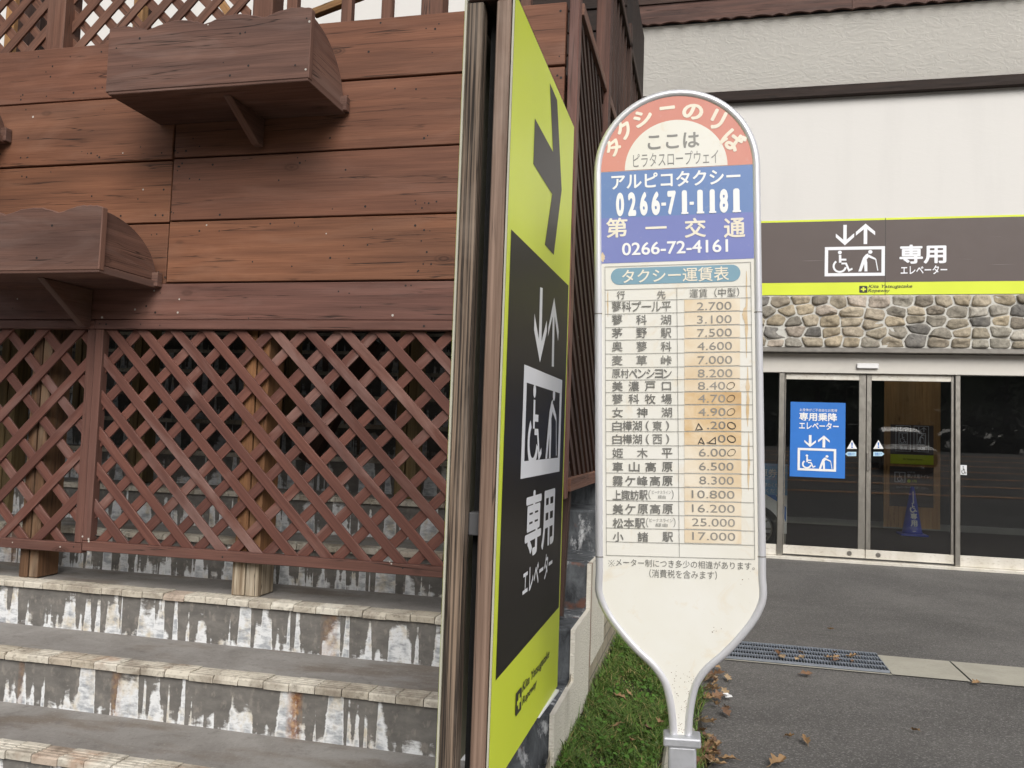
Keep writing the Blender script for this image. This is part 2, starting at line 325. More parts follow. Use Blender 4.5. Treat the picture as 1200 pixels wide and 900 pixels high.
# ------------------------------------------------------------------ object helpers
def tag(o, label=None, cat=None, group=None, kind=None):
    if label: o['label'] = label
    if cat: o['category'] = cat
    if group: o['group'] = group
    if kind: o['kind'] = kind
    return o
def thing(name, loc, label, cat, group=None):
    o = bpy.data.objects.new(name, None); o.empty_display_size = .1; o.location = loc; COL.objects.link(o)
    return tag(o, label, cat, group)
def adopt(o, p):
    o.parent = p
    m = Matrix.Identity(4); q = p
    # every parent here is unrotated with an identity parent inverse, or a mesh whose local frame is the world frame
    if q.type == 'EMPTY': m = Matrix.Translation(-Vector(q.location))
    o.matrix_parent_inverse = m
class MB:
    def __init__(s): s.v = []; s.f = []; s.m = []; s.uv = []; s.c = []; s.mats = []; s.col = None
    def mi(s, mat):
        if mat not in s.mats: s.mats.append(mat)
        return s.mats.index(mat)
    def face(s, pts, mat, uv=None, col=None):
        i = len(s.v); s.v += [tuple(p) for p in pts]; s.f.append(tuple(range(i, i+len(pts)))); s.m.append(s.mi(mat))
        s.uv.append(uv or [(0, 0)]*len(pts)); s.c.append(col)
    def mesh(s, vs, fs, mat, uvs=None, col=None):
        i = len(s.v); s.v += [tuple(p) for p in vs]; k = s.mi(mat)
        for n, f in enumerate(fs):
            s.f.append(tuple(i+j for j in f)); s.m.append(k); s.uv.append(uvs[n] if uvs else [(0, 0)]*len(f)); s.c.append(col)
    def box(s, c, size, mat, M=None, axis=None):
        """box centred at c; M a 3x3 rotation; UVs run along the longest axis so grain follows the board"""
        c = Vector(c); hx, hy, hz = (x/2 for x in size)
        P = [Vector((x, y, z)) for z in (-hz, hz) for y in (-hy, hy) for x in (-hx, hx)]
        F = [(0, 2, 3, 1), (4, 5, 7, 6), (0, 1, 5, 4), (2, 6, 7, 3), (0, 4, 6, 2), (1, 3, 7, 5)]
        ax = axis if axis is not None else max(range(3), key=lambda k: size[k]); o1, o2 = [k for k in range(3) if k != ax]
        ou, ov = R_.uniform(0, 50), R_.uniform(0, 50); uvs = []
        for f in F:
            cs = [P[j] for j in f]; flat = [k for k in range(3) if max(q[k] for q in cs)-min(q[k] for q in cs) < 1e-9][0]
            if flat == ax: uvs.append([(ou+q[o1]*.15, ov+q[o2]) for q in cs])
            else:
                o = o1 if flat == o2 else o2; sh = .0 if o == o1 else 3.1
                uvs.append([(ou+q[ax], ov+sh+q[o]+(q[flat] > 0)*1.7) for q in cs])
        s.mesh([(M @ p if M else p)+c for p in P], F, mat, uvs)
    def span(s, a, b, mat, axis=None):
        a, b = Vector(a), Vector(b); s.box((a+b)/2, [abs(x) for x in (b-a)], mat, None, axis)
    def beam(s, a, b, w, h, mat, up=(0, 0, 1)):
        """timber from a to b, w across, h along 'up'"""
        a, b = Vector(a), Vector(b); d = (b-a); L = d.length; d.normalize(); sd = d.cross(Vector(up)).normalized(); u2 = sd.cross(d)
        s.box((a+b)/2, (L, w, h), mat, Matrix((d, sd, u2)).transposed(), 0)
    def tube(s, pts, r, mat, n=12, cap=True):
        pts = [Vector(p) for p in pts]; rings = []; up = Vector((.13, .31, .94)).normalized()
        for i, p in enumerate(pts):
            d = (pts[min(i+1, len(pts)-1)]-pts[max(i-1, 0)]).normalized(); a = d.cross(up).normalized(); b = d.cross(a)
            rr = r[i] if isinstance(r, (list, tuple)) else r
            rings.append([p+(a*math.cos(2*math.pi*k/n)+b*math.sin(2*math.pi*k/n))*rr for k in range(n)])
        vs = [q for rg in rings for q in rg]; fs = []
        for i in range(len(pts)-1):
            for k in range(n): fs.append((i*n+k, i*n+(k+1) % n, (i+1)*n+(k+1) % n, (i+1)*n+k))
        if cap: fs += [tuple(range(n))[::-1], tuple((len(pts)-1)*n+k for k in range(n))]
        s.mesh(vs, fs, mat)
    def prism(s, poly, a, b, mat, to3, grain=True):
        """extrude a 2D polygon between depths a and b; to3(u,v,d) places it"""
        n = len(poly); ou, ov = R_.uniform(0, 50), R_.uniform(0, 50)
        vs = [to3(u, v, a) for u, v in poly]+[to3(u, v, b) for u, v in poly]
        fs = [tuple(range(n))[::-1], tuple(range(n, 2*n))]
        uvs = [[(ou+poly[j][0], ov+poly[j][1]) for j in fs[0]], [(ou+poly[j-n][0], ov+1.3+poly[j-n][1]) for j in fs[1]]]
        for i in range(n):
            j = (i+1) % n; fs.append((i, j, n+j, n+i))
            uvs.append([(ou+poly[i][0]+poly[i][1], ov+2), (ou+poly[j][0]+poly[j][1], ov+2), (ou+poly[j][0]+poly[j][1], ov+2+b-a), (ou+poly[i][0]+poly[i][1], ov+2+b-a)])
        s.mesh(vs, fs, mat, uvs)
    def build(s, name, parent=None, bevel=0, smooth=False, seg=1, fix=False):
        me = bpy.data.meshes.new(name); me.from_pydata(s.v, [], s.f)
        for m in s.mats: me.materials.append(m)
        me.polygons.foreach_set('material_index', s.m)
        ul = me.uv_layers.new(name='UVMap'); ul.data.foreach_set('uv', [x for f in s.uv for p in f for x in p])
        if any(c is not None for c in s.c):
            ca = me.color_attributes.new('Col', 'FLOAT_COLOR', 'CORNER'); flat = []
            for f, c in zip(s.f, s.c): flat += list((*(c or (.5, .5, .5)), 1))*len(f)
            ca.data.foreach_set('color', flat)
        if smooth: me.polygons.foreach_set('use_smooth', [True]*len(me.polygons))
        if fix:
            bm = bmesh.new(); bm.from_mesh(me); bmesh.ops.recalc_face_normals(bm, faces=bm.faces); bm.to_mesh(me); bm.free()
        me.update()
        o = bpy.data.objects.new(name, me); COL.objects.link(o)
        if bevel:
            b = o.modifiers.new('edge', 'BEVEL'); b.width = bevel; b.segments = seg; b.limit_method = 'ANGLE'; b.angle_limit = math.radians(40)
        if parent: adopt(o, parent)
        return o

# ------------------------------------------------------------------ flat print: shapes and lettering laid on a plane
_tc = {}
def glyphs(text, weight=0.0, shear=0.0):
    key = (text, weight, shear)
    if key not in _tc:
        cu = bpy.data.curves.new('t', 'FONT'); cu.body = text; cu.resolution_u = 4; cu.offset = weight; cu.shear = shear
        o = bpy.data.objects.new('t', cu); COL.objects.link(o)
        dg = bpy.context.evaluated_depsgraph_get(); me = o.evaluated_get(dg).to_mesh()
        _tc[key] = ([(v.co.x, v.co.y) for v in me.vertices], [tuple(p.vertices) for p in me.polygons])
        bpy.data.objects.remove(o); bpy.data.curves.remove(cu)
    return _tc[key]
class Art(MB):
    def __init__(s, O, u, v, step=.0006):
        super().__init__(); s.O = Vector(O); s.U = Vector(u); s.V = Vector(v); s.N = s.U.cross(s.V).normalized(); s.st = step; s.k = 0
    def at(s, u, v, l): return s.O+s.U*u+s.V*v+s.N*(l*s.st)
    def poly(s, pts, mat, l=1):
        s.k += 1; l2 = l+(s.k % 40)*.02
        a = sum(pts[i][0]*pts[(i+1) % len(pts)][1]-pts[(i+1) % len(pts)][0]*pts[i][1] for i in range(len(pts)))
        if a < 0: pts = pts[::-1]
        s.face([s.at(u, v, l2) for u, v in pts], mat)
    def rect(s, u0, v0, u1, v1, mat, l=1): s.poly([(u0, v0), (u1, v0), (u1, v1), (u0, v1)], mat, l)
    def frame(s, u0, v0, u1, v1, w, mat, l=1, h=None):
        h = h or w
        s.rect(u0, v0, u1, v0+h, mat, l); s.rect(u0, v1-h, u1, v1, mat, l); s.rect(u0, v0+h, u0+w, v1-h, mat, l); s.rect(u1-w, v0+h, u1, v1-h, mat, l)
    def disc(s, u, v, ru, rv, mat, l=1, n=20): s.poly([(u+ru*math.cos(2*math.pi*i/n), v+rv*math.sin(2*math.pi*i/n)) for i in range(n)], mat, l)
    def stroke(s, pts, w, mat, l=1):
        L, Rr = [], []
        for i, p in enumerate(pts):
            a = Vector(pts[max(i-1, 0)]); b = Vector(pts[min(i+1, len(pts)-1)]); p = Vector(p)
            if 0 < i < len(pts)-1:
                d1 = (p-a).normalized(); d2 = (b-p).normalized(); n = Vector((-(d1.y+d2.y), d1.x+d2.x)).normalized(); k = w/2/max(.4, n.dot(Vector((-d1.y, d1.x))))
            else: d = (b-a).normalized(); n = Vector((-d.y, d.x)); k = w/2
            L.append(p+n*k); Rr.append(p-n*k)
        for i in range(len(pts)-1): s.poly([tuple(L[i]), tuple(Rr[i]), tuple(Rr[i+1]), tuple(L[i+1])], mat, l)
    def text(s, txt, u0, v0, u1, v1, mat, l=2, weight=.0, shear=0.0, rot=0.0, solidw=True):
        """lettering stretched to fill the box u0..u1, v0..v1 (rot about its centre)"""
        vs, fs = glyphs(txt, 0.0, shear)
        if not vs: return
        if weight > .008:            # heavier face: the same outline laid down several times, a hair apart
            wr = weight*.75; n0 = len(vs); base, bf = vs, fs; vs, fs = [], []
            ring = [(0, 0)]+[(math.cos(2*math.pi*k/8), math.sin(2*math.pi*k/8)) for k in range(8)]
            for k, (a, b) in enumerate(ring):
                vs = vs+[(x+a*wr, y+b*wr) for x, y in base]; fs = fs+[tuple(i+k*n0 for i in f) for f in bf]
        else: n0 = len(vs)
        x0, x1 = min(p[0] for p in vs), max(p[0] for p in vs); y0, y1 = min(p[1] for p in vs), max(p[1] for p in vs)
        kx = (u1-u0)/max(1e-6, x1-x0); ky = (v1-v0)/max(1e-6, y1-y0)
        cu, cv = (u0+u1)/2, (v0+v1)/2; c, sn = math.cos(rot), math.sin(rot); s.k += 1; l2 = l+(s.k % 40)*.02
        out = []
        for i, (x, y) in enumerate(vs):
            a, b = u0+(x-x0)*kx-cu, v0+(y-y0)*ky-cv; out.append(s.at(cu+a*c-b*sn, cv+a*sn+b*c, l2+(i//n0)*.012))
        s.mesh(out, fs, mat)
    def wheelchair(s, u0, v0, u1, v1, mat, l=2, w=.10):
        f = lambda x, y: (u0+(u1-u0)*x, v0+(v1-v0)*y); W_ = (u1-u0)*w*1.0
        s.disc(*f(.36, .91), (u1-u0)*.095, (v1-v0)*.085, mat, l)
        s.poly([f(.31, .80), f(.43, .80), f(.44, .62), f(.68, .62), f(.68, .53), f(.44, .53), f(.44, .44), f(.32, .44)], mat, l)
        s.poly([f(.44, .44), f(.70, .44), f(.84, .14), f(.97, .20), f(.995, .12), f(.79, .02), f(.63, .36), f(.44, .36)], mat, l)
        arc = [(.33+.0, .50)]+[(.36+.30*math.cos(a), .28+.265*math.sin(a)) for a in [math.radians(125+k*14) for k in range(17)]]
        s.stroke([f(*p) for p in arc[1:]], W_, mat, l)
    def caneman(s, u0, v0, u1, v1, mat, l=2):
        f = lambda x, y: (u0+(u1-u0)*x, v0+(v1-v0)*y)
        s.disc(*f(.60, .91), (u1-u0)*.11, (v1-v0)*.09, mat, l)
        s.poly([f(.50, .84), f(.38, .80), f(.24, .66), f(.16, .46), f(.0, .0), f(.15, .0), f(.29, .34), f(.31, .0), f(.46, .0), f(.45, .40), f(.42, .56), f(.52, .66)], mat, l)
        s.poly([f(.44, .72), f(.54, .78), f(.86, .62), f(.84, .54), f(.56, .64)], mat, l)
        s.stroke([f(.84, .60), f(.88, .56), f(.99, .03)], (u1-u0)*.05, mat, l)
    def arrow_v(s, uc, v0, v1, w, up, mat, l=2, t=.26):
        f = (lambda x, y: (uc+x*w, v0+(v1-v0)*y)) if up else (lambda x, y: (uc+x*w, v1-(v1-v0)*y))
        s.poly([f(-t*.36, 0), f(t*.36, 0), f(t*.36, .72), f(.5, .42), f(.5, .60), f(0, 1), f(-.5, .60), f(-.5, .42), f(-t*.36, .72)], mat, l)
    def logo(s, u0, v0, u1, v1, dark, light, l=2):
        f = lambda x, y: (u0+(u1-u0)*x, v0+(v1-v0)*y)
        s.poly([f(.12, 0), f(1, 0), f(1, .88), f(.88, 1), f(0, 1), f(0, .12)], dark, l)
        s.poly([f(.40, .18), f(.60, .18), f(.60, .40), f(.82, .40), f(.82, .60), f(.60, .60), f(.60, .82), f(.40, .82), f(.40, .60), f(.18, .60), f(.18, .40), f(.40, .40)], light, l+1)

# =================================================================== SETTING: ground
SX = -.577            # outer end of the staircase
def gz(x, y):
    if y >= -3:
        k = min(1, max(0, (3.3-y)/2.0)); return -.30*k
    return -.30+min(1.5, (-3-y)*.075)
g = MB(); xs = [-400, -120, -40, -14, -6, -3, -1.5, 0, 1.5, 3, 6, 14, 40, 120, 400]; ys = [-400, -120, -50, -30, -23, -18, -14, -11, -8, -5, -3, -1, .5, 1.3, 1.8, 2.3, 2.8, 3.3, 5, 8, 14, 40, 120, 500]
for i in range(len(xs)-1):
    for j in range(len(ys)-1):
        g.face([(x, y, gz(x, y)) for x, y in ((xs[i], ys[j]), (xs[i+1], ys[j]), (xs[i+1], ys[j+1]), (xs[i], ys[j+1]))], ASPHALT)
tag(g.build('ground'), kind='structure')
# concrete strip of the drain that crosses in front of the doors
d0 = PZ(880, 754.6, 0); d1 = PZ(1200, 782.5, 0); d2 = PZ(855, 772.4, 0); d3 = PZ(1200, 806, 0)
DY0, DY1 = PZ(960, 783.5, 0).y, PZ(960, 762.5, 0).y
gx1 = PZ(1040, 785, 0).x; gx0 = gx1-2.0
gs = MB(); GLN = PZ(1133, 794, 0).x-gx1
for k in range(6):
    xa = gx1+.004+k*GLN; xb = xa+GLN-.012
    off = 0 if k else 0
    gs.face([(xa, DY0, .006), (xb, DY0, .006), (xb, DY1, .006), (xa, DY1, .006)], CONCRETE)
gs.face([(gx0, DY1-.012, .006), (gx1, DY1-.012, .006), (gx1, DY1+.012, .006), (gx0, DY1+.012, .006)], CONCRETE)
gs.face([(gx0, DY0-.014, .006), (gx1, DY0-.014, .006), (gx1, DY0+.010, .006), (gx0, DY0+.010, .006)], CONCRETE)
tag(gs.build('gutter'), kind='structure')
kb = MB(); kb.span((-.165, 2.3, -.2), (-.045, 3.92, .035), CONCRETE); tag(kb.build('kerb', None, .012), kind='structure')
vg = MB()
for i in range(len(xs)-1):
    for ya, yb in ((-30, -23.5), (-40, -30), (-50, -40), (-56, -50)):
        vg.face([(xs[i], yb, gz(0, yb)+.02), (xs[i+1], yb, gz(0, yb)+.02), (xs[i+1], ya, gz(0, ya)+.02), (xs[i], ya, gz(0, ya)+.02)], HILLM)
tag(vg.build('dark_ground_sheet'), kind='structure')  # dark sheet added to dull the bright ground mirrored in the doors
# parking lines behind the photographer (seen mirrored in the doors)
pl = MB()
for k in range(7):
    yy = -6.0-k*2.3; a, b = (-6, 16) if k % 2 else (2, 14)
    z0, z1 = gz(0, yy), gz(0, yy-.3)
    pl.face([(a, yy-.3, z1+.012), (b, yy-.3-.9, gz(0, yy-1.2)+.012), (b, yy-.9, gz(0, yy-.9)+.012), (a, yy, z0+.012)], ORANGE)
tag(pl.build('parking_lines'), kind='structure')

# =================================================================== STAIRCASE
N_R, N_T = .2205, .46
def nose(k): return 2.79+N_T*(k-1), .017+N_R*(k-1)       # front edge Y, top Z of step k
stair = thing('stone_staircase', (-2, 3, 0), 'wide grey staircase with cream tile nosings and lime-streaked risers under the wooden terrace', 'staircase')
XL = -9.0
for k in range(0, 12):
    Y0, Z0 = nose(k); step = MB(); zb = Z0-N_R; back = Y0+N_T
    # riser: set back under the tile
    uo = k*13.37+(.0 if k != 3 else .55); x0, x1 = XL, SX
    step.face([(x0, Y0+.018, zb-.01), (x1, Y0+.018, zb-.01), (x1, Y0+.018, Z0-.03), (x0, Y0+.018, Z0-.03)], RISER,
              [(x0+uo, 0), (x1+uo, 0), (x1+uo, 1), (x0+uo, 1)])
    nx = 36
    for i in range(nx):
        xa, xb = XL+(SX-XL)*i/nx, XL+(SX-XL)*(i+1)/nx
        step.face([(xa, Y0+.10, Z0-.004), (xb, Y0+.10, Z0-.004), (xb, back+.03, Z0-.004), (xa, back+.03, Z0-.004)], TREAD)
    o = step.build('step', stair)
    tl = MB(); x = XL; jit = random.Random(40+k)
    TW = .118
    while x < -.95:
        w = TW if x+TW < -.91 else -.902-x
        if w < .03: break
        dz = jit.uniform(-.002, .002); dy = jit.uniform(-.002, .002)
        if k >= 5: tl.span((x+.001, Y0+dy, Z0-.03), (x+w-.001, Y0+.105, Z0+dz), TILE)
        else:
            chip = jit.random() < .12
            ou, ov = jit.uniform(0, 90), jit.uniform(0, 90)
            prof = [(0, -.03), (0, -.006 if not chip else -.016), (.005 if not chip else .014, 0)]
            for gk in range(3): c = .028+gk*.022; prof += [(c-.004, 0), (c-.0025, -.0035), (c+.0025, -.0035), (c+.004, 0)]
            prof += [(.105, 0), (.105, -.03)]
            xa, xb = x+.0022, x+w-.0022; n = len(prof)
            vs = [(xa, Y0+dy+p, Z0+dz+q) for p, q in prof]+[(xb, Y0+dy+p, Z0+dz+q) for p, q in prof]
            fs = [(i, i+1, n+i+1, n+i) for i in range(n-1)]+[tuple(range(n))[::-1], tuple(range(n, 2*n))]
            tl.mesh(vs, [f[::-1] for f in fs], TILE, [[(ou, ov)]*len(f) for f in fs])
        x += w
    adopt(tl.build('nosing_tile', None), o)
# bare end of the stairs beyond the tiles, dark and flaking
cb = MB()
for k in range(0, 12):
    Y0, Z0 = nose(k); zb = Z0-N_R
    cb.span((-.90, Y0-.004, zb-.02), (SX, Y0+N_T+.05, Z0+.003), CURB)
cb.build('bare_step_end', stair, .012, False, 2)
# rough plaster on the outer face with a stepped lower edge, brick below
sw = MB()
def prof_pts(up):
    pts = []
    for k in range(0, 12):
        Y0, Z0 = nose(k); pts += [(Y0-.01, Z0-N_R), (Y0-.01, Z0)]
    return pts
top = prof_pts(0)
poly = [(nose(0)[0]-.01, -.4)]+top+[(nose(11)[0]+N_T, nose(11)[1]), (nose(11)[0]+N_T, 1.2), (5.7, .70)]
low = [(5.7, .70), (5.25, .66), (5.25, .40), (4.76, .40), (4.76, .17), (4.18, .17), (4.18, -.2), (3.3, -.4)]
sw.prism(poly[:-1]+low, SX-.004, SX+.016, YARDP, lambda u, v, d: (d, u, v))
o = sw.build('side_plaster', stair, 0, fix=True)
bw = MB()
bw.mesh([(SX+.003, 3.0, -.4), (SX+.003, 9, -.4), (SX+.003, 9, 2.2), (SX+.003, 3.0, .02)], [(0, 1, 2, 3)], BRICK, [[(3.0, -.4), (9, -.4), (9, 2.2), (3.0, .02)]])
bw.build('side_brick', stair)

# =================================================================== TERRACE
LY = 3.76                       # front face of the plank wall
terr = thing('wooden_terrace', (-3, LY, .4), 'raised brown timber terrace with plank front and lattice skirt over the stone steps', 'terrace')
XR = PY(662, 70, LY).x; XLT = -6.2
rows_px = [(440, 21), (440, 92), (440, 174), (440, 252.3), (440, 329.3)]
zs = [PY(x, y, LY).z for x, y in rows_px]
XJ = PY(200, 230, LY).x
def nails(mb, y, x0, x1, z0, z1, n, seed, pale=.2):
    r = random.Random(seed)
    for _ in range(n):
        if r.random() < .55: cx = r.choice([x0+.04, x1-.04, x0+(x1-x0)*.35, x0+(x1-x0)*.68]); cx += r.gauss(0, .03); cz = r.choice([z0+.05, z1-.05])+r.gauss(0, .012)
        else: cx = r.uniform(x0, x1); cz = r.uniform(z0+.02, z1-.02)
        rad = r.uniform(.003, .0062); m = NAILP if r.random() < pale else NAIL
        mb.face([(cx+rad*math.cos(a*math.pi/4), y-.0012, cz+rad*math.sin(a*math.pi/4)) for a in range(8)], m)
for (xa, xb, dz, sd) in ((XLT, XJ-.004, -.008, 1), (XJ+.004, XR, 0, 2)):
    for i in range(4):
        pb = MB(); z1, z0 = zs[i]+dz, zs[i+1]+dz; jy = R_.uniform(-.003, .003)
        pb.span((xa, LY+jy, z0+.005), (xb, LY+.05, z1-.004), PLANK)
        nails(pb, LY+jy, max(xa, -4.2), xb, z0, z1, 30 if sd == 2 else 22, sd*10+i, .10)
        pb.build('wall_plank', terr, .003)
bk = MB(); bk.span((XLT, LY+.055, zs[4]), (XR-.01, LY+.075, zs[0]-.02), DARKW); bk.build('wall_backing', terr)
# bottom board and top rail of the lattice
zb0 = PY(440, 376.2, LY).z; rb = MB(); rb.span((XLT, LY-.004, zb0+.004), (XR, LY+.05, zs[4]-.004), BOARD_RED); nails(rb, LY-.004, -4, XR, zb0, zs[4], 26, 77, .3)
rb.build('bottom_board', terr, .003)
zr0 = PY(440, 387.5, LY).z; tr = MB()
XD = PY(107, 500, LY).x
tr.span((XLT, LY-.020, zr0+.002), (XD-.002, LY+.03, zb0-.001), BOARD_RED); tr.span((XD+.002, LY-.024, zr0), (XR, LY+.03, zb0), BOARD_RED)
nails(tr, LY-.024, XD, XR, zr0+.01, zb0-.01, 8, 5, .3); tr.build('lattice_rail', terr, .003)
# lattice panels
def clip_seg(c0, s, x0, x1, z0, z1):
    """line z = z1 - s*(x-c0): the part inside the rectangle"""
    pts = []
    for x in (x0, x1):
        z = z1-s*(x-c0)
        if z0-1e-9 <= z <= z1+1e-9: pts.append((x, z))
    for z in (z0, z1):
        x = c0+(z1-z)/s
        if x0-1e-9 <= x <= x1+1e-9: pts.append((x, z))
    pts = sorted(set((round(a, 5), round(b, 5)) for a, b in pts)); return (pts[0], pts[-1]) if len(pts) >= 2 else None
def lattice(parent, x0, x1, z0, z1, y, sp, phase, front, mat, w=.049, t=.012, to3=None, name='lattice_panel', mbo=None):
    to3 = to3 or (lambda u, v, d: (u, y+d, v)); mb = mbo or MB()
    r = random.Random(int(abs(x0)*100)+3)
    for lay, s in ((0, front), (1, -front)):
        n = int((x1-x0+z1-z0)/sp)+3
        for k in range(-n, n+1):
            c = phase+k*sp+(lay*-.018)+r.gauss(0, .0035)
            sg = clip_seg(c, s*1.0, x0, x1, z0, z1)
            if not sg: continue
            (xa, za), (xb, zb) = sg; L = math.hypot(xb-xa, zb-za)
            if L < .05: continue
            # strip polygon with ends cut to the frame
            hw = w/2*math.sqrt(2); P = []
            for cc in (c-hw, c+hw):
                q = clip_seg(cc, s, x0, x1, z0, z1)
                if q: P.append(q)
            if len(P) < 2: continue
            pol = [P[0][0], P[0][1], P[1][1], P[1][0]]
            d0 = lay*(t+.001)+r.uniform(-.0006, .0006)
            ou, ov = r.uniform(0, 60), r.uniform(0, 60); q = 1/math.sqrt(2)
            uvf = lambda p: (ou+(p[0]-s*p[1])*q, ov+(s*p[0]+p[1])*q)
            n4 = 4; vs = [to3(a, b, d0) for a, b in pol]+[to3(a, b, d0+t) for a, b in pol]
            fs = [(3, 2, 1, 0), (4, 5, 6, 7), (0, 1, 5, 4), (1, 2, 6, 5), (2, 3, 7, 6), (3, 0, 4, 7)]
            mb.mesh(vs, fs, mat, [[(uvf(pol[j % 4])[0], uvf(pol[j % 4])[1]+(.9 if n_ > 1 else 0)+(.013 if j > 3 else 0)) for j in f] for n_, f in enumerate(fs)])
    return mb if mbo else mb.build(name, parent, .0015, fix=True)
zlb_r = PY(300, 660, LY).z; zlb_l = PY(50, 640, LY).z-.02
sp = (PY(489, 389, LY).x-PY(129, 388, LY).x)/9
RXR = XR-.005
p_r = lattice(terr, XD+.045, RXR, zlb_r+.05, zr0-.001, LY, sp, PY(489, 389, LY).x, 1, LATTICE)
fr = MB(); fr.span((XD+.004, LY-.018, zlb_r+.052), (XD+.05, LY+.034, zr0-.001), BOARD_RED); fr.span((XD+.004, LY-.018, zlb_r), (RXR, LY+.030, zlb_r+.05), BOARD_RED)
nails(fr, LY-.018, XD, RXR, zlb_r+.012, zlb_r+.04, 10, 9, .5)
o = fr.build('panel_frame', None, .003); adopt(o, p_r)
sp2 = PY(51, 387, LY).x-PY(9, 387, LY).x
p_l = lattice(terr, XD-2.2, XD-.05, zlb_l+.05, zr0+.001, LY+.003, sp2, PY(51, 387, LY).x, -1, LATTICE)
fl = MB(); fl.span((XD-.052, LY-.010, zlb_l+.052), (XD-.004, LY+.037, zr0+.001), BOARD_RED); fl.span((XD-2.2, LY-.014, zlb_l), (XD-.004, LY+.033, zlb_l+.05), BOARD_RED)
nails(fl, LY-.014, XD-.6, XD, zlb_l+.012, zlb_l+.04, 5, 19, .4)
o = fl.build('panel_frame', None, .003); adopt(o, p_l)
# posts standing on the steps under the terrace
def post(x0, x1, y0, zb, ztop, mat, dep=.15, name='post'):
    m = MB(); xm = (x0+x1)/2
    m.span((x0, y0, zb), (xm-.003, y0+dep, ztop), mat); m.span((xm+.003, y0+.004, zb), (x1, y0+dep, ztop), mat); return m.build(name, terr, .006)
PYF = LY+.04
z3 = nose(3)[1]
post(PY(22, 660, PYF).x, PY(43, 660, PYF).x, PYF, z3, zs[4], OLDPOST, .16)
zpb = zlb_r+.03
post(PY(272, 690, PYF).x, PY(301, 690, PYF).x, PYF, zpb, zs[4], ORPOST, .16)
post(PY(271, 690, PYF).x, PY(301.5, 690, PYF).x, PYF-.003, z3, zpb-.002, WORNW, .163, 'worn_post_base')
for (px, yy, w) in ((160, 4.9, .12), (476, 4.75, .13), (5, 4.6, .13), (330, 5.6, .14), (585, 4.75, .13), (90, 5.7, .13)):
    k = int((yy-2.79)/N_T)+1; x = PY(px, 500, yy).x; post(x-w/2, x+w/2, yy, nose(k)[1], 3.0, OLIVEW, .13)
br = MB(); a = PY(360, 540, 5.0); b = PY(440, 400, 5.0); br.beam(a, b, .10, .10, DARKW); br.build('brace', terr, .004)
jo = MB()
for k in range(6): yy = 4.2+k*.75; jo.span((XLT-4, yy, 2.78), (XR, yy+.09, 2.98), DARKW)
jo.build('floor_joist', terr, .004)
fl = MB()
for k in range(30): yy = LY+.08+k*.145; fl.span((XLT-4, yy, 3.0), (XR-.01, yy+.138, 3.04), DARKW, 0)
fl.build('terrace_floor', terr)
# corner post
cx0, cx1 = PY(665.5, 75, LY-.01).x, PY(677.5, 75, LY-.01).x
cp = MB(); cp.span((cx0, LY-.012, 1.02), (cx1, LY+.06, 4.25), BOARD_RED); cp.build('corner_post', terr, .004)
# side lattice running back along the stairs
XS = -.640
zsl = 1.05
mbs = MB()
lattice(terr, LY+.07, 8.4, zsl+.06, 3.30, 0, .155, LY+.3, 1, DARKW, .05, .012, lambda u, v, d: (XS-d, u, v), mbo=mbs)
o = mbs.build('side_lattice', terr, 0, fix=True)
sf = MB(); sf.span((XS-.03, LY+.065, zsl), (XS+.02, 8.4, zsl+.062), BROWN); sf.span((XS-.03, LY+.065, 3.30), (XS+.018, 8.4, 3.36), BROWN)
adopt(sf.build('side_lattice_frame', None, .003), o)
sb = MB(); sb.span((-11, 8.42, .5), (XS-.03, 8.5, 3.3), DARKW); sb.span((-1.95, 8.42, 3.3), (-.765, 8.5, 5.35), BEAMW); sb.build('rear_screen', terr)  # upper dark panel added to hide the bright background
# side brace under the frame
bm_ = MB(); a = PX(672, 632, XS-.05); b = PX(676, 582, XS-.05); bm_.beam((XS-.03, LY+.10, nose(4)[1]-.2), (XS-.03, LY+.22, zsl), .05, .05, DARKW, (0, 1, 0)); bm_.build('brace', terr)
# railing on the terrace: lattice at left, balusters towards the corner
RY = LY+.13
mbl = MB(); xa, xb = XLT+1.5, PY(292, 10, RY).x
lattice(terr, xa, xb, 3.10, 4.15, RY, .168, PY(140, 5, RY).x, -1, BROWN, .05, .012, None, mbo=mbl); mbl.build('railing_lattice', terr, .001, fix=True)
for (p0, p1, dep, mat) in ((57, 78, .13, BROWN), (297, 320, .12, BROWN), (494, 519, .10, BROWN)):
    m = MB(); m.span((PY(p0, 10, RY-.05).x, RY-.06, 3.04), (PY(p1, 10, RY-.05).x, RY-.06+dep, 4.25), mat); m.build('railing_post', terr, .005)
for (p0, p1) in ((336, 348), (400, 412), (447, 459), (560, 572), (610, 622)):
    m = MB(); m.span((PY(p0, 5, RY).x, RY, 3.04), (PY(p1, 5, RY).x, RY+.045, 4.15), BROWN); m.build('baluster', terr, .003)
hr = MB(); hr.span((XLT+2, RY-.03, 4.15), (XR, RY+.08, 4.21), BROWN); hr.build('handrail', terr, .005)
# newer, unstained timbers behind the railing
for (p0, p1, yy) in ((7, 17, 4.5), (156, 167, 4.5), (168, 172, 4.55)):
    m = MB(); m.span((PY(p0, 10, yy).x, yy, 3.04), (PY(p1, 10, yy).x, yy+.06, 5.2), RAWW if p1-p0 > 5 else DARKW); m.build('unstained_post', terr, .004)
m = MB(); m.beam(PY(368, 16, 4.6), PY(425, -6, 4.6), .05, .045, RAWW); m.build('unstained_brace', terr, .003); m = MB(); m.beam(PY(270, 18, 4.6), PY(250, -10, 4.6), .04, .05, RAWW); m.build('unstained_brace', terr, .003)
m = MB(); m.span((PY(22, 10, 4.4).x, 4.4, 3.04), (PY(48, 10, 4.4).x, 4.5, 4.4), DARKW); m.build('railing_post', terr, .003)
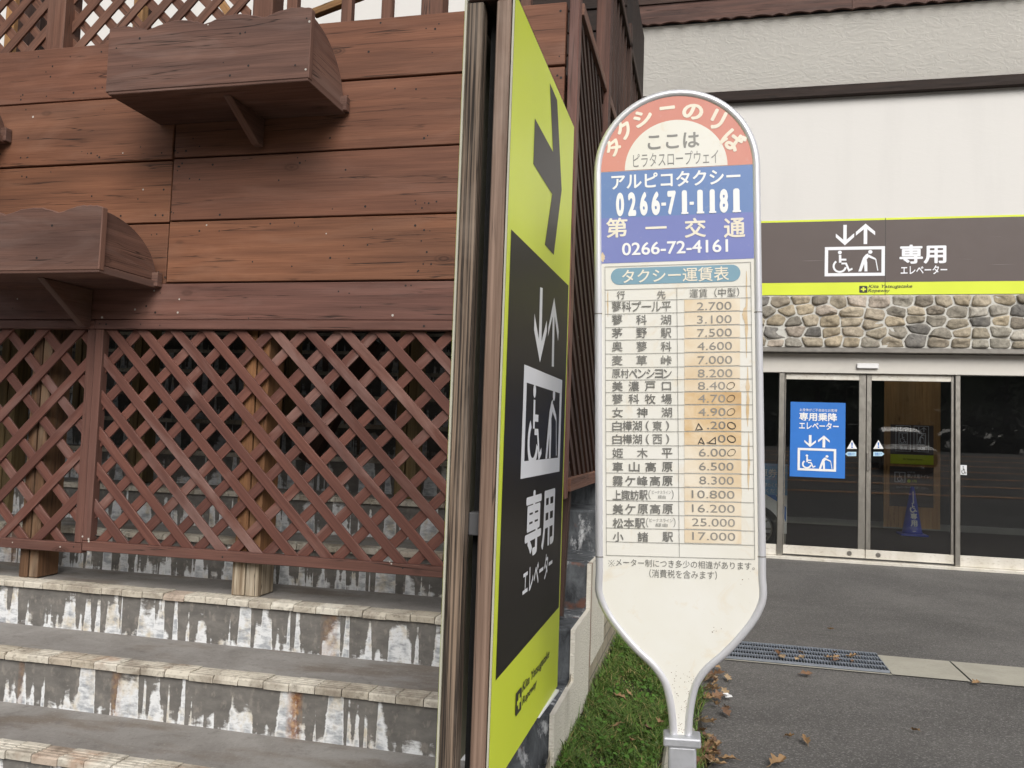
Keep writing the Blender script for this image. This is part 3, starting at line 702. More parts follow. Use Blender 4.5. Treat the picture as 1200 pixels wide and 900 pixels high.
# side railing
sr = MB()
sr.span((XS-.03, 4.3, 4.12), (XS+.03, 8.4, 4.18), DARKW)
for yy in (5.9, 7.6): sr.span((XS-.05, yy, 3.3), (XS+.03, yy+.09, 4.3), DARKW)
sr.build('side_handrail', terr, .004)
sp_ = MB(); sp_.span((XS-.055, 4.72, 2.2), (XS+.028, 4.83, 4.6), FASCIAW); sp_.build('side_post', terr, .005)
sbal = MB()
for k in range(22):
    yy = 4.95+k*.155; sbal.span((XS-.012, yy, 3.36), (XS+.012, yy+.03, 4.12), DARKW)
sbal.build('side_baluster', terr, .002)
# dark block added to supply the black background behind the side railing
dark_filler = MB(); dark_filler.span((-1.9, 6.4, 3.04), (-.72, 8.2, 5.3), BEAMW); 
for k in range(12): dark_filler.span((-1.9, 6.37, 3.06+k*.18), (-.70, 6.40, 3.225+k*.18), BEAMW)
tag(dark_filler.build('dark_filler_block', None, .003), 'dark block added on the terrace to fill the black gap behind the side railing', 'dark_filler')

# =================================================================== PLANTER BOXES
def planter(xl, xr, zbot, ztop, yf, label, bracket_x, seed, wall=LY, drop=.155):
    t = thing('planter_box', ((xl+xr)/2, wall, zbot), label, 'planter', 'wooden planter boxes fixed to the plank wall')
    r = random.Random(seed); dep = wall-.004-yf; ft = .038; H = ztop-zbot
    n = 60; pts = [(xl, zbot)]+[(xr, zbot)]
    ups = []
    for i in range(n+1):
        x = xr+(xl-xr)*i/n; ph = (x-xl)/(xr-xl)
        ups.append((x, ztop-.030*(1-abs(math.sin(ph*math.pi*3.5+.9+seed*.0)))-.004+r.gauss(0, .0015)-.015*(1-ph)))
    fb = MB(); fb.prism(pts+ups, yf, yf+ft, PLANTERW, lambda u, v, d: (u, d, v)); nails(fb, yf, xl, xr, zbot, ztop-.03, 14, seed, .25)
    fb.build('front_board', t, .004, fix=True)
    for x in (xl+.02, xr-.048):
        e = MB(); q = [(ft+.002, .030)]+[(ft+.002+(dep-ft-.012)*math.sin(a), .034+(H-.06)*math.cos(a)) for a in [math.pi/2*k/14 for k in range(15)]][:]+[(dep-.010, .030)]
        e.prism(q, x, x+.030, PLANTERW, lambda u, v, d: (d, yf+u, zbot+v)); e.build('end_board', t, .003, fix=True)
    b = MB(); b.span((xl+.012, yf+.004+ft*.0, zbot-.012), (xr-.004, wall-.012, zbot+.026), PLANTERW); b.build('base_board', t, .003)
    bb = MB(); bb.span((xl, wall-.048, zbot-.004), (xr+.014, wall-.006, zbot+.07), PLANTERW); bb.build('rear_batten', t, .003)
    so = MB(); so.span((xl+.055, yf+ft+.004, zbot+.03), (xr-.055, wall-.05, zbot+.055), SOIL); so.build('soil', t)
    k = MB(); q = [(dep*.22, -.013), (dep-.008, -.013), (dep-.008, -drop), (dep-.05, -drop)]
    k.prism(q, bracket_x-.021, bracket_x+.021, PLANTERW, lambda u, v, d: (d, yf+u, zbot+v)); k.build('bracket', t, .003, fix=True)
    return t
YF1 = 3.345
pzb = PY(363, 91, YF1).z; pxr = PY(363, 60, YF1).x; pxl = PY(125, 80, YF1).x; pzt = PY(358, 6, YF1).z
planter(pxl, pxr, pzb, pzt, YF1, 'weathered planter box with scalloped front, whole in view, high on the plank wall', PY(275, 107, 3.5).x, 3)
YF2 = 3.31; wdt = pxr-pxl
qxr = PY(118, 280, YF2).x; qzb = PY(117, 316, YF2).z; qzt = PY(117, 238, YF2).z
planter(qxr-wdt, qxr, qzb, qzt, YF2, 'weathered planter box just above the lattice, the lowest on the plank wall', PY(66, 345, 3.52).x, 5, LY, .215)
ry = PY(-66, 128, YF1)
planter(ry.x-wdt, ry.x, PY(3, 149, YF1+.2).z, PY(3, 149, YF1+.2).z+.27, YF1, 'planter box showing only its rounded end at the far left of the plank wall', ry.x-.3, 8)

# =================================================================== ELEVATOR DIRECTION SIGN (stands end-on beside the steps)
YN, YFAR = 1.90, 0
XPN = PY(576, 795, YN).x
pt = PX(672.5, 150, XPN); YFAR = pt.y
ZT = PX(608.5, 1, XPN).z; ZB = (PX(659, 795, XPN).z+PX(573, 930, XPN).z)/2
ZT = (ZT+PX(671, 146, XPN).z)/2
sg = thing('elevator_sign', (XPN-.06, (YN+YFAR)/2, -.25), 'tall lime and brown elevator sign on weathered wooden studs, almost edge-on beside the steps', 'sign')
SW = PY(590, 450, YN).x-PY(529.5, 450, YN).x        # overall thickness
XPB = XPN-SW
def board(x, facing, nm):
    m = MB(); m.span((x-.003, YN, ZB), (x+.003, YFAR, ZT), LILAC_W, 2); return m
pb = MB(); pb.span((XPN-.005, YN, ZB), (XPN, YFAR, ZT), EDGEM, 2); face = pb.build('front_panel', sg)
pb2 = MB(); pb2.span((XPB, YN+.003, ZB), (XPB+.005, YFAR, ZT), EDGEM, 2); back = pb2.build('rear_panel', sg)
def panel_art(parent):
    A = Art((XPN, 0, 0), (0, 1, 0), (0, 0, 1), .0007)
    q = lambda x, y: (PX(x, y, XPN).y, PX(x, y, XPN).z)
    A.rect(YN, ZB, YFAR, ZT, YELLOW, 1)
    def bx(a, b): return a[0], b[1], b[0], a[1]
    l0 = YN+.035; l1 = YFAR-.020
    zt_ = (q(601, 271.5)[1]+0)/1; zr_ = q(666, 335)[1]; zbl = q(580.5, 797)[1]; zbr = q(659.5, 706)[1]
    A.poly([(l0, zbl), (l1, zbr), (l1, zr_), (l0, zt_)], SIGNBR, 2)
    c = lambda x, y: q(590+x/3.75, 80+y/3.75)
    # arrow: read from the panel itself
    y0 = c(133, 320)[0]; yj = c(217, 430)[0]; ya = c(254, 500)[0]
    A.poly([c(202, 65), c(234, 140), c(254, 535), c(219, 820), c(180, 775), c(212, 553), c(129, 420), c(136, 220), c(216, 368)], ARROWM, 2)
    d = lambda x, y: q(590+x/3.75, 320+y/3.75)
    A.poly([d(158, 62), d(169, 66), d(164, 300), d(187, 208), d(188, 255), d(157, 393), d(131, 250), d(133, 178), d(152, 290)], LILAC_W, 3)
    A.poly([d(220, 108), d(240, 258), d(237, 300), d(222, 190), d(218, 412), d(209, 410), d(213, 190), d(192, 280), d(194, 240)], LILAC_W, 3)
    o0, o1 = d(88, 400), d(255, 455); zt1, zb1 = d(90, 402)[1], d(71, 905)[1]
    yA, yB = d(80, 640)[0], d(250, 640)[0]
    A.frame(yA, zb1, yB, zt1, .038, LILAC_W, 3, .045)
    w0, w1 = d(104, 700)[0], d(167, 700)[0]; A.wheelchair(w0, d(128, 838)[1], w1, d(135, 487)[1], LILAC_W, 3, .13)
    m0, m1 = d(184, 700)[0], d(232, 700)[0]; A.caneman(m0, d(190, 815)[1], m1, d(219, 507)[1], LILAC_W, 3)
    e = lambda x, y: q(570+x/5, 540+y/5)
    A.text('専', e(222, 370)[0], e(240, 572)[1], e(316, 370)[0], e(280, 150)[1]-.01, LILAC_W, 3, .035); A.text('用', e(320, 370)[0], e(320, 525)[1], e(392, 370)[0], e(400, 140)[1]-.01, LILAC_W, 3, .035)
    za, zb_ = e(205, 830)[1], e(222, 655)[1]
    A.text('エレベーター', e(208, 700)[0], za+.012, e(380, 640)[0], zb_+.012, LILAC_W, 3, .025)
    f = lambda x, y: q(570+x/5, 720+y/5)
    A.logo(f(166, 520)[0], f(166, 600)[1], f(200, 500)[0], f(178, 450)[1], INK, YELLOW, 3)
    A.text('Kita Yatsugatake', f(206, 430)[0], f(208, 470)[1], f(362, 300)[0], f(208, 400)[1], INK, 3, .02, .25)
    A.text('Ropeway', f(206, 500)[0], f(206, 548)[1], f(290, 440)[0], f(206, 488)[1], INK, 3, .02, .25)
    o = A.build('print', None); adopt(o, parent)
panel_art(face)
rb_ = Art((XPB, 0, 0), (0, -1, 0), (0, 0, 1), .0007)
rb_.rect(-YFAR, ZB, -YN-.003, ZT, YELLOW, 1); adopt(rb_.build('print', None), back)
# studs, crossbars, cap
e0 = .008
def stud(xa, xb, y0, mat, top, bot=-.29):
    m = MB(); m.span((xa, y0, bot), (xb, y0+.045, top), mat, 2); return m.build('stud', sg, .003)
s1 = PY(553, 450, YN).x-PY(530, 450, YN).x
stud(XPB+.0062, XPB+.0062+.040, YN+.004, GREYW, ZT-.012); stud(XPN-.046, XPN-.0095, YN+.004, PALEW, ZT-.012)
stud(XPB+.0062, XPB+.0062+.040, YFAR-.06, GREYW, ZT-.012, ZB+.004); stud(XPN-.046, XPN-.0095, YFAR-.06, PALEW, ZT-.012, ZB+.004)
m = MB(); m.span((XPB+.009, YN+.002, ZT-.011), (XPN-.010, YFAR, ZT+.03), DARKW); m.build('top_cap', sg, .003)
zc = PY(556, 612, YN+.1).z
m = MB(); m.span((XPB+.047, YN+.035, zc-.025), (XPN-.047, YN+.08, zc+.03), DKBAR); m.build('crossbar', sg, .003)
m = MB(); m.span((XPB+.047, YN+.082, ZB+.004), (XPN-.047, YN+.088, ZT-.02), BLACK); m.build('gap_shade_sheet', sg)  # black sheet painting the shade between the studs
m = MB(); m.beam((XPN-.006, YFAR-.30, ZB-.006), (XPN+.004, YFAR-.03, ZB-.005), .016, .009, WHITE); m.build('bottom_batten', sg, .002)

# =================================================================== TAXI STOP SIGN
HU = (CR*(-5467) - CU*46 + CF*983).normalized()*-1            # its horizontal direction
VU = (CR*(-33) + CU*18367 + CF*983).normalized()
if HU.x < 0: HU = -HU
VU = (VU-HU*VU.dot(HU)).normalized(); NU = HU.cross(VU)
TP = Vector((0, 0, EYE))+ray(796, 500)*(2.20/ray(796, 500).y)
def T(x, y):
    d = ray(x, y); o = Vector((0, 0, EYE)); k = (TP-o).dot(NU)/d.dot(NU); p = o+d*k-TP; return p.dot(HU), p.dot(VU)
taxi = thing('taxi_stop_sign', (TP.x, TP.y, gz(0, TP.y)), 'tall rounded taxi stop sign with pipe rim, red and blue header and fare table', 'sign')
Lp = [(699.5, 230), (700.5, 370), (701.5, 652), (702, 673), (704, 697), (713, 719), (728, 740), (747, 763), (765, 780), (780, 799), (787, 820), (791, 841), (792.5, 863)]
Rp = [(885, 230), (890, 370), (894.5, 652), (895, 673), (895, 697), (887, 719), (872, 740), (851, 761), (829, 780), (817, 799), (812, 820), (810, 841), (809, 863)]
half = []
uc = None
cen = [((T(*a)[0]+T(*b)[0])/2) for a, b in zip(Lp, Rp)]; UC = sum(cen[:4])/4
for a, b in zip(Lp, Rp):
    (ua, va), (ub, vb) = T(*a), T(*b); half.append(((ub-ua)/2, (va+vb)/2))
hw = half[0][0]; half[1] = (hw, half[1][1]); half[2] = (hw, half[2][1]); half[3] = (hw*.998, half[3][1])
vtop = T(790, 110)[1]; vc = vtop-hw
def cat(P, n=5):
    out = []
    for i in range(len(P)-1):
        p0, p1, p2, p3 = P[max(i-1, 0)], P[i], P[i+1], P[min(i+2, len(P)-1)]
        for k in range(n):
            t = k/n; out.append(tuple(.5*((2*p1[j])+(-p0[j]+p2[j])*t+(2*p0[j]-5*p1[j]+4*p2[j]-p3[j])*t*t+(-p0[j]+3*p1[j]-3*p2[j]+p3[j])*t**3) for j in (0, 1)))
    return out+[P[-1]]
hs_ = [(hw, vc)]+cat(half[2:], 4)
right = [(UC+w, v) for w, v in hs_]; left = [(UC-w, v) for w, v in hs_]
arch = [(UC+hw*math.cos(a), vc+hw*math.sin(a)) for a in [math.pi*k/40 for k in range(41)]]
w3 = lambda u, v, n=0: TP+HU*u+VU*v+NU*n
outline = left[::-1]+arch[::-1][1:-1]+right           # up the left, over, down the right
bd = MB(); bd.prism(outline, -.008, .005, SHEET, lambda u, v, d: w3(u, v, d)); face = bd.build('sign_board', taxi, fix=True)
RP = .0106
pipe = MB(); pipe.tube([w3(u, v, 0) for u, v in outline], RP, ALU, 14); pipe.build('pipe_rim', taxi, smooth=True)
for (u, v) in ((UC-hw, T(700, 368)[1]), (UC+hw, T(890, 366)[1]), (UC-hw, T(700, 652)[1]), (UC+hw, T(894, 652)[1])):
    jn = MB(); jn.tube([w3(u, v-.0012), w3(u, v+.0012)], RP+.0006, STEELD, 14); jn.build('rim_joint', taxi)
uA, vA = T(800, 862); cl = MB(); uc2 = (UC+uA)/2
Mx = Matrix((HU, NU*-1, VU)).transposed()
cl.box(w3(uc2, vA-.008, 0), (.093, .062, .024), GALV, Mx); cl.build('collar', taxi, .005, seg=2)
po = MB(); zbot = gz(0, TP.y)-.02; vb = (zbot-w3(uc2, 0, 0).z)/VU.z
po.box(w3(uc2, (vA-.02+vb)/2, 0), (.070, .046, (vA-.02)-vb), GALV, Mx); po.build('post', taxi, .006, seg=2)
# red arch + header
A = Art(w3(0, 0, .0052), HU, VU, .0004)
rin = hw-RP*.8
vb0 = T(790, 198)[1]; vb1 = T(790, 253)[1]; vb2 = T(790, 306.5)[1]
a0 = math.asin(max(-1, min(1, (vb0-vc)/rin)))
A.poly([(UC+rin*math.cos(a), vc+rin*math.sin(a)) for a in [a0+(math.pi-2*a0)*k/40 for k in range(41)]], RED, 1)
ri = (T(850, 190)[0]-T(730, 190)[0])/2; cI = T(790, 195)
ri2 = T(790, 142)[1]-vb0
A.poly([(UC+ri*math.cos(a), vb0+.001+ri2*math.sin(a)) for a in [math.pi*k/36 for k in range(37)]], SHEET, 2)
# arched lettering, one character at a time
chars = [('タ', 119, 465, 120, 125), ('ク', 201, 337, 112, 140), ('シ', 338, 250, 140, 125), ('ー', 517, 173, 112, 26), ('の', 706, 202, 150, 118), ('リ', 888, 262, 95, 150), ('ば', 1005, 413, 150, 150)]
rots = [38, 30, 13, 3, -8, -27, -40]
k6 = 6.316
for (ch, cx, cy, w, h), rt in zip(chars, rots):
    u, v = T(700+cx/k6, 100+cy/k6); ppm = (T(890, 150)[0]-T(700, 150)[0])/190
    ww, hh = w/k6*ppm*1.03, h/k6*ppm*1.03
    A.text(ch, u-ww/2, v-hh/2, u+ww/2, v+hh/2, CREAMINK, 3, .055, 0, math.radians(rt))
def tt(A, s, xl, xr, ym, h, mat, l=3, wt=.015, sh=0):
    uL = T(xl, ym)[0]; uR = T(xr, ym)[0]; u, v = T((xl+xr)/2, ym); hh = T((xl+xr)/2, ym-h/2)[1]-T((xl+xr)/2, ym+h/2)[1]
    A.text(s, uL, v-hh/2, uR, v+hh/2, mat, l, wt, sh)
def spread(A, s, xl, xr, ym, h, mat, cw, l=3, wt=.015, cws=None):
    n = len(s); h0 = h
    for i, ch in enumerate(s):
        c = xl+cw/2+(xr-xl-cw)*(i/(n-1) if n > 1 else .5); hh = h; yy = ym; w = cw
        if ch in '一ー': hh = h*.12
        if ch in '()（）': w = cw*.35
        if ch in '口': w, hh = cw*.85, h*.85
        tt(A, ch, c-w/2, c+w/2, yy, hh, mat, l, wt)
tt(A, 'ここは', 759, 819.5, 166, 18, GREYINK, 3, .03)
tt(A, 'ピラタスロープウェイ', 742, 841.5, 186.5, 16, GREYINK, 3, .0)
A.build('header_arch', None) and adopt(bpy.context.scene.objects[-1] if False else COL.objects[-1], face)
B = Art(w3(0, 0, .0052), HU, VU, .0004)
B.rect(UC-hw+RP*.8, vb1, UC+hw-RP*.8, vb0-.001, BLUE1, 1); B.rect(UC-hw+RP*.8, vb2, UC+hw-RP*.8, vb1, BLUE2, 1)
tt(B, 'アルピコタクシー', 716.5, 867.5, 210.5, 18, WHITE, 3, .03)
# bold slab digits of the first number
xs_ = [(722, 731.5), (736, 745.5), (750, 759), (763.5, 773.5), (775, 780.5), (782, 792), (799, 805), (808, 813), (817, 823.5), (831.5, 837.5), (843, 853), (859, 866.5)]
for ch, (xa, xb) in zip('0266-71-1181', xs_):
    if ch == '-': tt(B, ch, xa, xb, 239.5-(xa-790)*.03, 3.6, WHITE, 3, .02); continue
    ym = 238-(xa-790)*.035
    tt(B, ch, xa, xb, ym, 28, WHITE, 3, .07)
    if ch in '17':
        pa, pb_ = T(xa-.6, ym+14), T(xb+1.6, ym+11.4); (B.rect(pa[0], pa[1], pb_[0], pb_[1], WHITE, 4) if ch == '1' else None)
spread(B, '第一交通', 710.5, 873, 267.5, 23, CREAMINK, 25, 3, .028)
tt(B, '0266-72-4161', 729, 853, 290.5, 15, WHITE, 3, .022)
adopt(B.build('phone_panel', None), face)
# fare table
C = Art(w3(0, 0, .0052), HU, VU, .0004)
uL, uR = T(710, 480)[0], T(881.8, 480)[0]; uM = T(794.5, 480)[0]
ysl = [313, 340, 353.3, 368.4, 384, 398.9, 415, 431, 445.6, 460, 475, 491, 505.7, 522, 537.6, 554, 570, 586.2, 602.5, 618.4, 634.5, 650.5]
lw = .0011
vsl = [T(796, y-(500-y)*.0135)[1] for y in ysl]
for i, v in enumerate(vsl):
    C.rect(uL, v-lw/2, uR, v+lw/2, TABLE_L, 4)
for u, a in ((uL, 0), (uR, 0), (uM, 1)): C.rect(u-lw/2, vsl[-1], u+lw/2, vsl[a], TABLE_L, 4.9)
# brown weather stains down the right margin and in the corners
STN = M_fade('brown_weather_stain', (.66, .55, .40), (.56, .40, .22), 20)
r_s = random.Random(8)
for (px, ya, yb, wp) in ((874.5, 318, 420, 4.5), (876, 430, 500, 6), (877, 505, 575, 4), (712.5, 340, 372, 2.5), (873, 360, 380, 9), (706.5, 296, 308, 7), (868, 545, 600, 3)):
    pts = []; m_ = 9
    for q in range(m_+1): y = ya+(yb-ya)*q/m_; pts.append(T(px+wp/2*(.35+.65*r_s.random())*math.sin(math.pi*(q+.4)/(m_+.8)), y))
    for q in range(m_, -1, -1): y = ya+(yb-ya)*q/m_; pts.append(T(px-wp/2*(.35+.65*r_s.random())*math.sin(math.pi*(q+.4)/(m_+.8)), y))
    C.poly(pts, STN, 1.2)
# heading pill
u0, u1 = T(716, 322)[0], T(867.5, 322)[0]; vm = T(790, 322.5)[1]; hh = (T(790, 312.5)[1]-T(790, 332)[1])/2
pill = [(u0+hh-hh*math.sin(a), vm+hh*math.cos(a)) for a in [math.pi*k/12 for k in range(13)]]+[(u1-hh+hh*math.sin(a), vm-hh*math.cos(a)) for a in [math.pi*k/12 for k in range(13)]]
C.poly(pill, TEAL, 1); tt(C, 'タクシー運賃表', 729, 854, 322.8, 16.5, CREAMINK, 3, .015)
tt(C, '行', 723, 732.5, 346.2, 9.5, DKINK, 5); tt(C, '先', 770, 780, 345.6, 9.5, DKINK, 5); tt(C, '運賃（中型）', 808, 866, 343.5, 10.5, DKINK, 5, .005)
rowsT = [('蓼科プール平', '2.700'), ('蓼科湖', '3.100'), ('茅野駅', '7.500'), ('奥蓼科', '4.600'), ('麦草峠', '7.000'), ('原村ペンション', '8.200'), ('美濃戸口', '8.400'),
         ('蓼科牧場', '4.700'), ('女神湖', '4.900'), ('白樺湖(東)', '?.200'), ('白樺湖(西)', '??00'), ('姫木平', '6.000'), ('車山高原', '6.500'), ('霧ケ峰高原', '8.300'),
         ('上諏訪駅', '10.800'), ('美ケ原高原', '16.200'), ('松本駅', '25.000'), ('小諸駅', '17.000')]
for i, (nm, pr) in enumerate(rowsT):
    vt, vbm = vsl[i+2], vsl[i+3]; vm = (vt+vbm)/2; h = (vt-vbm)
    yl = (ysl[i+2]+ysl[i+3])/2; yc = yl-(500-yl)*.0135
    # stained sticker under each price
    C.rect(T(802, yc)[0], vbm+h*.06, T(867+(i > 6)*1.5, yc)[0], vt-h*.04, PATCH2 if 7 <= i <= 10 else PATCH, 2+(i % 2)*.5)
    xl, xr = 717+i*.08, 786.5+i*.14; cw = {7: 9.7, 6: 11.2, 5: 12.3}.get(len(nm), 12.5)
    ink = DKINK if i < 8 else GREYINK
    wt = .012 if i < 12 else .02
    if nm.startswith('白樺'):
        spread(C, nm, xl, xr, yc+.6, 11.5, DKINK, 11.2, 5, wt)
    elif nm in ('上諏訪駅', '松本駅'):
        spread(C, nm, xl, xl+(41 if len(nm) == 4 else 38), yc+.6, 11.5, DKINK, 10.0 if len(nm) == 4 else 12.3, 5, wt)
        tt(C, '（', xl+(42 if len(nm) == 4 else 39), xl+(44.5 if len(nm) == 4 else 41.5), yc, 11, GREYINK, 5, 0)
        xa = xl+(46 if len(nm) == 4 else 43); xb_ = xl+(68 if len(nm) == 4 else 70)
        tt(C, 'ビーナスライン', xa, xb_, yc-2.6, 4.2, GREYINK, 5, 0); tt(C, '経由', xa+7, xb_-6, yc+2.8, 4, GREYINK, 5, 0)
        tt(C, '）', xb_+.8, xb_+3.2, yc, 11, GREYINK, 5, 0)
    else: spread(C, nm, xl, xr, yc+.5, 11.5 if len(nm) < 7 else 10.5, DKINK, cw, 5, wt)
    x4, x5 = 816.5+i*.22, 857+i*.2
    if pr.startswith('?'):
        # prices altered by hand with a marker
        tri = lambda x, y: [(x, y+4), (x+3.5, y-3.5), (x+7, y+4), (x+1, y+2.6)]
        def pen(pts): C.stroke([T(*p) for p in pts], .0022, PENINK, 6)
        if i == 9: pen([(815, 504.5), (818.5, 496.5), (823, 503), (816.5, 503.8)]); tt(C, '.20', 828.5, 850, yc, 9, DKINK, 5, 0)
        else: pen([(818, 520.5), (821.5, 513), (825, 520), (819, 518)]); pen([(829, 519.5), (838, 512.5), (838.5, 520), (828, 518.8)]); tt(C, '0', 841, 850, yc, 9, DKINK, 5, 0)
        pen([(857+4.6*math.cos(a)-1.0*math.sin(a), yc-3.9*math.sin(a)+.4) for a in [math.pi*k/7+.8 for k in range(15)]])
    elif i in (6, 7, 8, 11):
        tt(C, pr[:-1], x4, x5-8.5, yc, 9.2, PRICEINK, 5, 0)
        C.stroke([T(x5-2.2+4.4*math.cos(a)+1.3*math.sin(a), yc-4.0*math.sin(a)) for a in [math.pi*k/7+1.1 for k in range(15)]], .0013, PENINK, 6)
    elif len(pr) == 6: tt(C, pr, 810.5+(i-14)*.2, 860.5+(i-14)*.3, yc, 9.2, PRICEINK, 5, 0)
    else: tt(C, pr, x4, x5, yc, 9.2, PRICEINK, 5, 0)
tt(C, 'メーター制につき多少の相違があります。', 722, 884, 660.7, 9, DKINK, 3, .004)
C.stroke([T(713.5, 656), T(720, 663)], .0008, DKINK, 3); C.stroke([T(713.5, 663), T(720, 656)], .0008, DKINK, 3.5)
for q in ((716.75, 656.3), (716.75, 662.7), (713.4, 659.5), (720.1, 659.5)): C.disc(*T(*q), .0009, .0009, DKINK, 4)
tt(C, '（消費税を含みます）', 761, 840, 672.5, 10, DKINK, 3, .0)
# rust specks near the rim
rr = random.Random(4)
RUST = M_plain('rust_speck', (.16, .09, .05), .8)
for k in range(150):
    t = rr.random(); x = 800+rr.choice([-1, 1])*abs(rr.gauss(9, 4)) if t > .4 else 800+rr.gauss(0, 8); y = 812+rr.uniform(-26, 46)
    if k < 12: x, y = rr.choice([(884, 715), (858, 752), (766, 776), (845, 758), (838, 736), (876, 675)]); x += rr.gauss(0, 3); y += rr.gauss(0, 3)
    u, v = T(x, y); r0 = rr.uniform(.0003, .0010)*(1.6 if k < 12 else 1)
    if k >= 12 and abs(x-801) > max(7, 19-(y-790)*.32): continue
    C.face([w3(u+r0*1.4*math.cos(a*1.05), v+r0*math.sin(a*1.05), .0058) for a in range(6)], RUST)
adopt(C.build('fare_table', None), face)
# =================================================================== STATION BUILDING
FY = 10.20            # plane of the doors
WY = 10.05            # face of the wall and stone band
bld = thing('station_building', (3, FY, 0), 'white plastered station building with stone band, dark beam and automatic glass doors', 'building')
z = lambda y, Y=WY, x=1045: PY(x, y, Y).z
def zl(xa, ya, xb, yb, Y): return (PY(xa, ya, Y).z+PY(xb, yb, Y).z)/2
Z_st_b = zl(892, 407.5, 1200, 408.5, WY); Z_st_t = zl(890.7, 347.5, 1109, 344.8, WY); Z_sg_t = zl(890.7, 260.8, 1200, 249.3, WY-.03)
Z_bm_b = zl(860, 118.8, 1200, 98, WY-.08); Z_bm_t = zl(860, 108, 1200, 85, WY-.08)
XW0, XW1 = -1.25, 9.0
w = MB(); w.span((XW0, WY, Z_st_t), (XW1, WY+.2, Z_bm_t+.3), PLASTER); w.build('wall', bld)
w = MB(); w.span((XW0, WY-.09, Z_bm_b), (XW1, WY-.002, Z_bm_t), BEAMW); w.build('eaves_beam', bld, .004)
zsf = Z_bm_t+.004; _e = PY(900, 17.5, 1.0); SF = 9.60; ZE = EYE+(_e.z-EYE)*SF
w = MB(); w.mesh([(XW0, SF+.03, ZE+.02), (XW1, SF+.03, ZE+.02), (XW1, WY-.03, zsf), (XW0, WY-.03, zsf), (XW0, SF+.03, ZE+.14), (XW1, SF+.03, ZE+.14), (XW1, WY+.25, zsf+.16), (XW0, WY+.25, zsf+.16)],
       [(0, 3, 2, 1), (4, 5, 6, 7), (0, 1, 5, 4), (1, 2, 6, 5), (2, 3, 7, 6), (3, 0, 4, 7)], SOFFITP); w.build('soffit', bld)
fa = MB(); zf0 = ZE-.014; xx = XW0-.02
r_f = random.Random(6)
while xx < XW1:
    L_ = min(2.7, XW1-xx); pl_ = [(xx+.002, zf0+.24)]; u = 0.0
    while u < L_-.05:
        w_ = min(r_f.choice([.14, .20, .26]), L_-u); a_ = r_f.uniform(.014, .026)
        for k in range(8): pl_.append((xx+.002+u+w_*k/8, zf0+a_*math.sin(math.pi*k/8)))
        u += w_
    pl_ += [(xx+L_-.002, zf0), (xx+L_-.002, zf0+.24)]
    fa.prism(pl_, SF-.012, SF+.028, FASCIAW, lambda u, v, d: (u, d, v)); xx += L_
fa.span((XW0, SF+.029, zf0-.004), (XW1, SF+.034, zf0+.22), BLACK)  # black strip standing in for the shade behind the scallops
fa.span((XW0-.02, SF-.03, zf0+.242), (XW1, SF+.03, zf0+.55), DARKW); fa.build('fascia', bld, 0, fix=True)
rf = MB(); rf.mesh([(XW0-.1, SF-.15, zf0+.56), (XW1, SF-.15, zf0+.56), (XW1, 10.7, zf0+1.4), (XW0-.1, 10.7, zf0+1.4), (XW0-.1, SF-.15, zf0+.66), (XW1, SF-.15, zf0+.66), (XW1, 10.7, zf0+1.5), (XW0-.1, 10.7, zf0+1.5)],
       [(0, 3, 2, 1), (4, 5, 6, 7), (0, 1, 5, 4), (1, 2, 6, 5), (2, 3, 7, 6), (3, 0, 4, 7)], DARKW); rf.build('roof', bld)  # roof stops short so sky light falls through the open lobby ceiling
# upper main wall behind the terrace
w = MB(); w.span((-14, 9.2, 3.0), (-1.7, 9.4, 12.5), PLASTER); w.build('upper_wall', bld)
# stone band
sb_ = MB(); sb_.span((XW0, WY-.02, Z_st_b), (XW1, WY+.18, Z_st_t-.001), MORTAR); stb = sb_.build('stone_band', bld)
st = MB(); rs_ = random.Random(21); hgt = Z_st_t-Z_st_b; nr = 5; cols = [(.235, .205, .165), (.20, .185, .16), (.27, .235, .185), (.17, .15, .125), (.30, .255, .19), (.25, .235, .205), (.13, .125, .12), (.34, .295, .255), (.22, .195, .155), (.26, .245, .22)]
seeds = []
for r_i in range(nr):
    x = -.7+rs_.uniform(0, .2)
    while x < 6.2:
        ww = rs_.choice([rs_.uniform(.15, .21), rs_.uniform(.20, .30)]); seeds.append((x+ww/2, Z_st_b+hgt*(r_i+.5)/nr+rs_.gauss(0, .019))); x += ww
AS = 1.45                                   # stones lie flat: wider than tall
def clipp(P, n, d):
    out = []
    for i in range(len(P)):
        a, b = P[i], P[(i+1) % len(P)]; da, db = a[0]*n[0]+a[1]*n[1]-d, b[0]*n[0]+b[1]*n[1]-d
        if da <= 0: out.append(a)
        if (da < 0) != (db < 0) and abs(da-db) > 1e-12: t = da/(da-db); out.append((a[0]+(b[0]-a[0])*t, a[1]+(b[1]-a[1])*t))
    return out
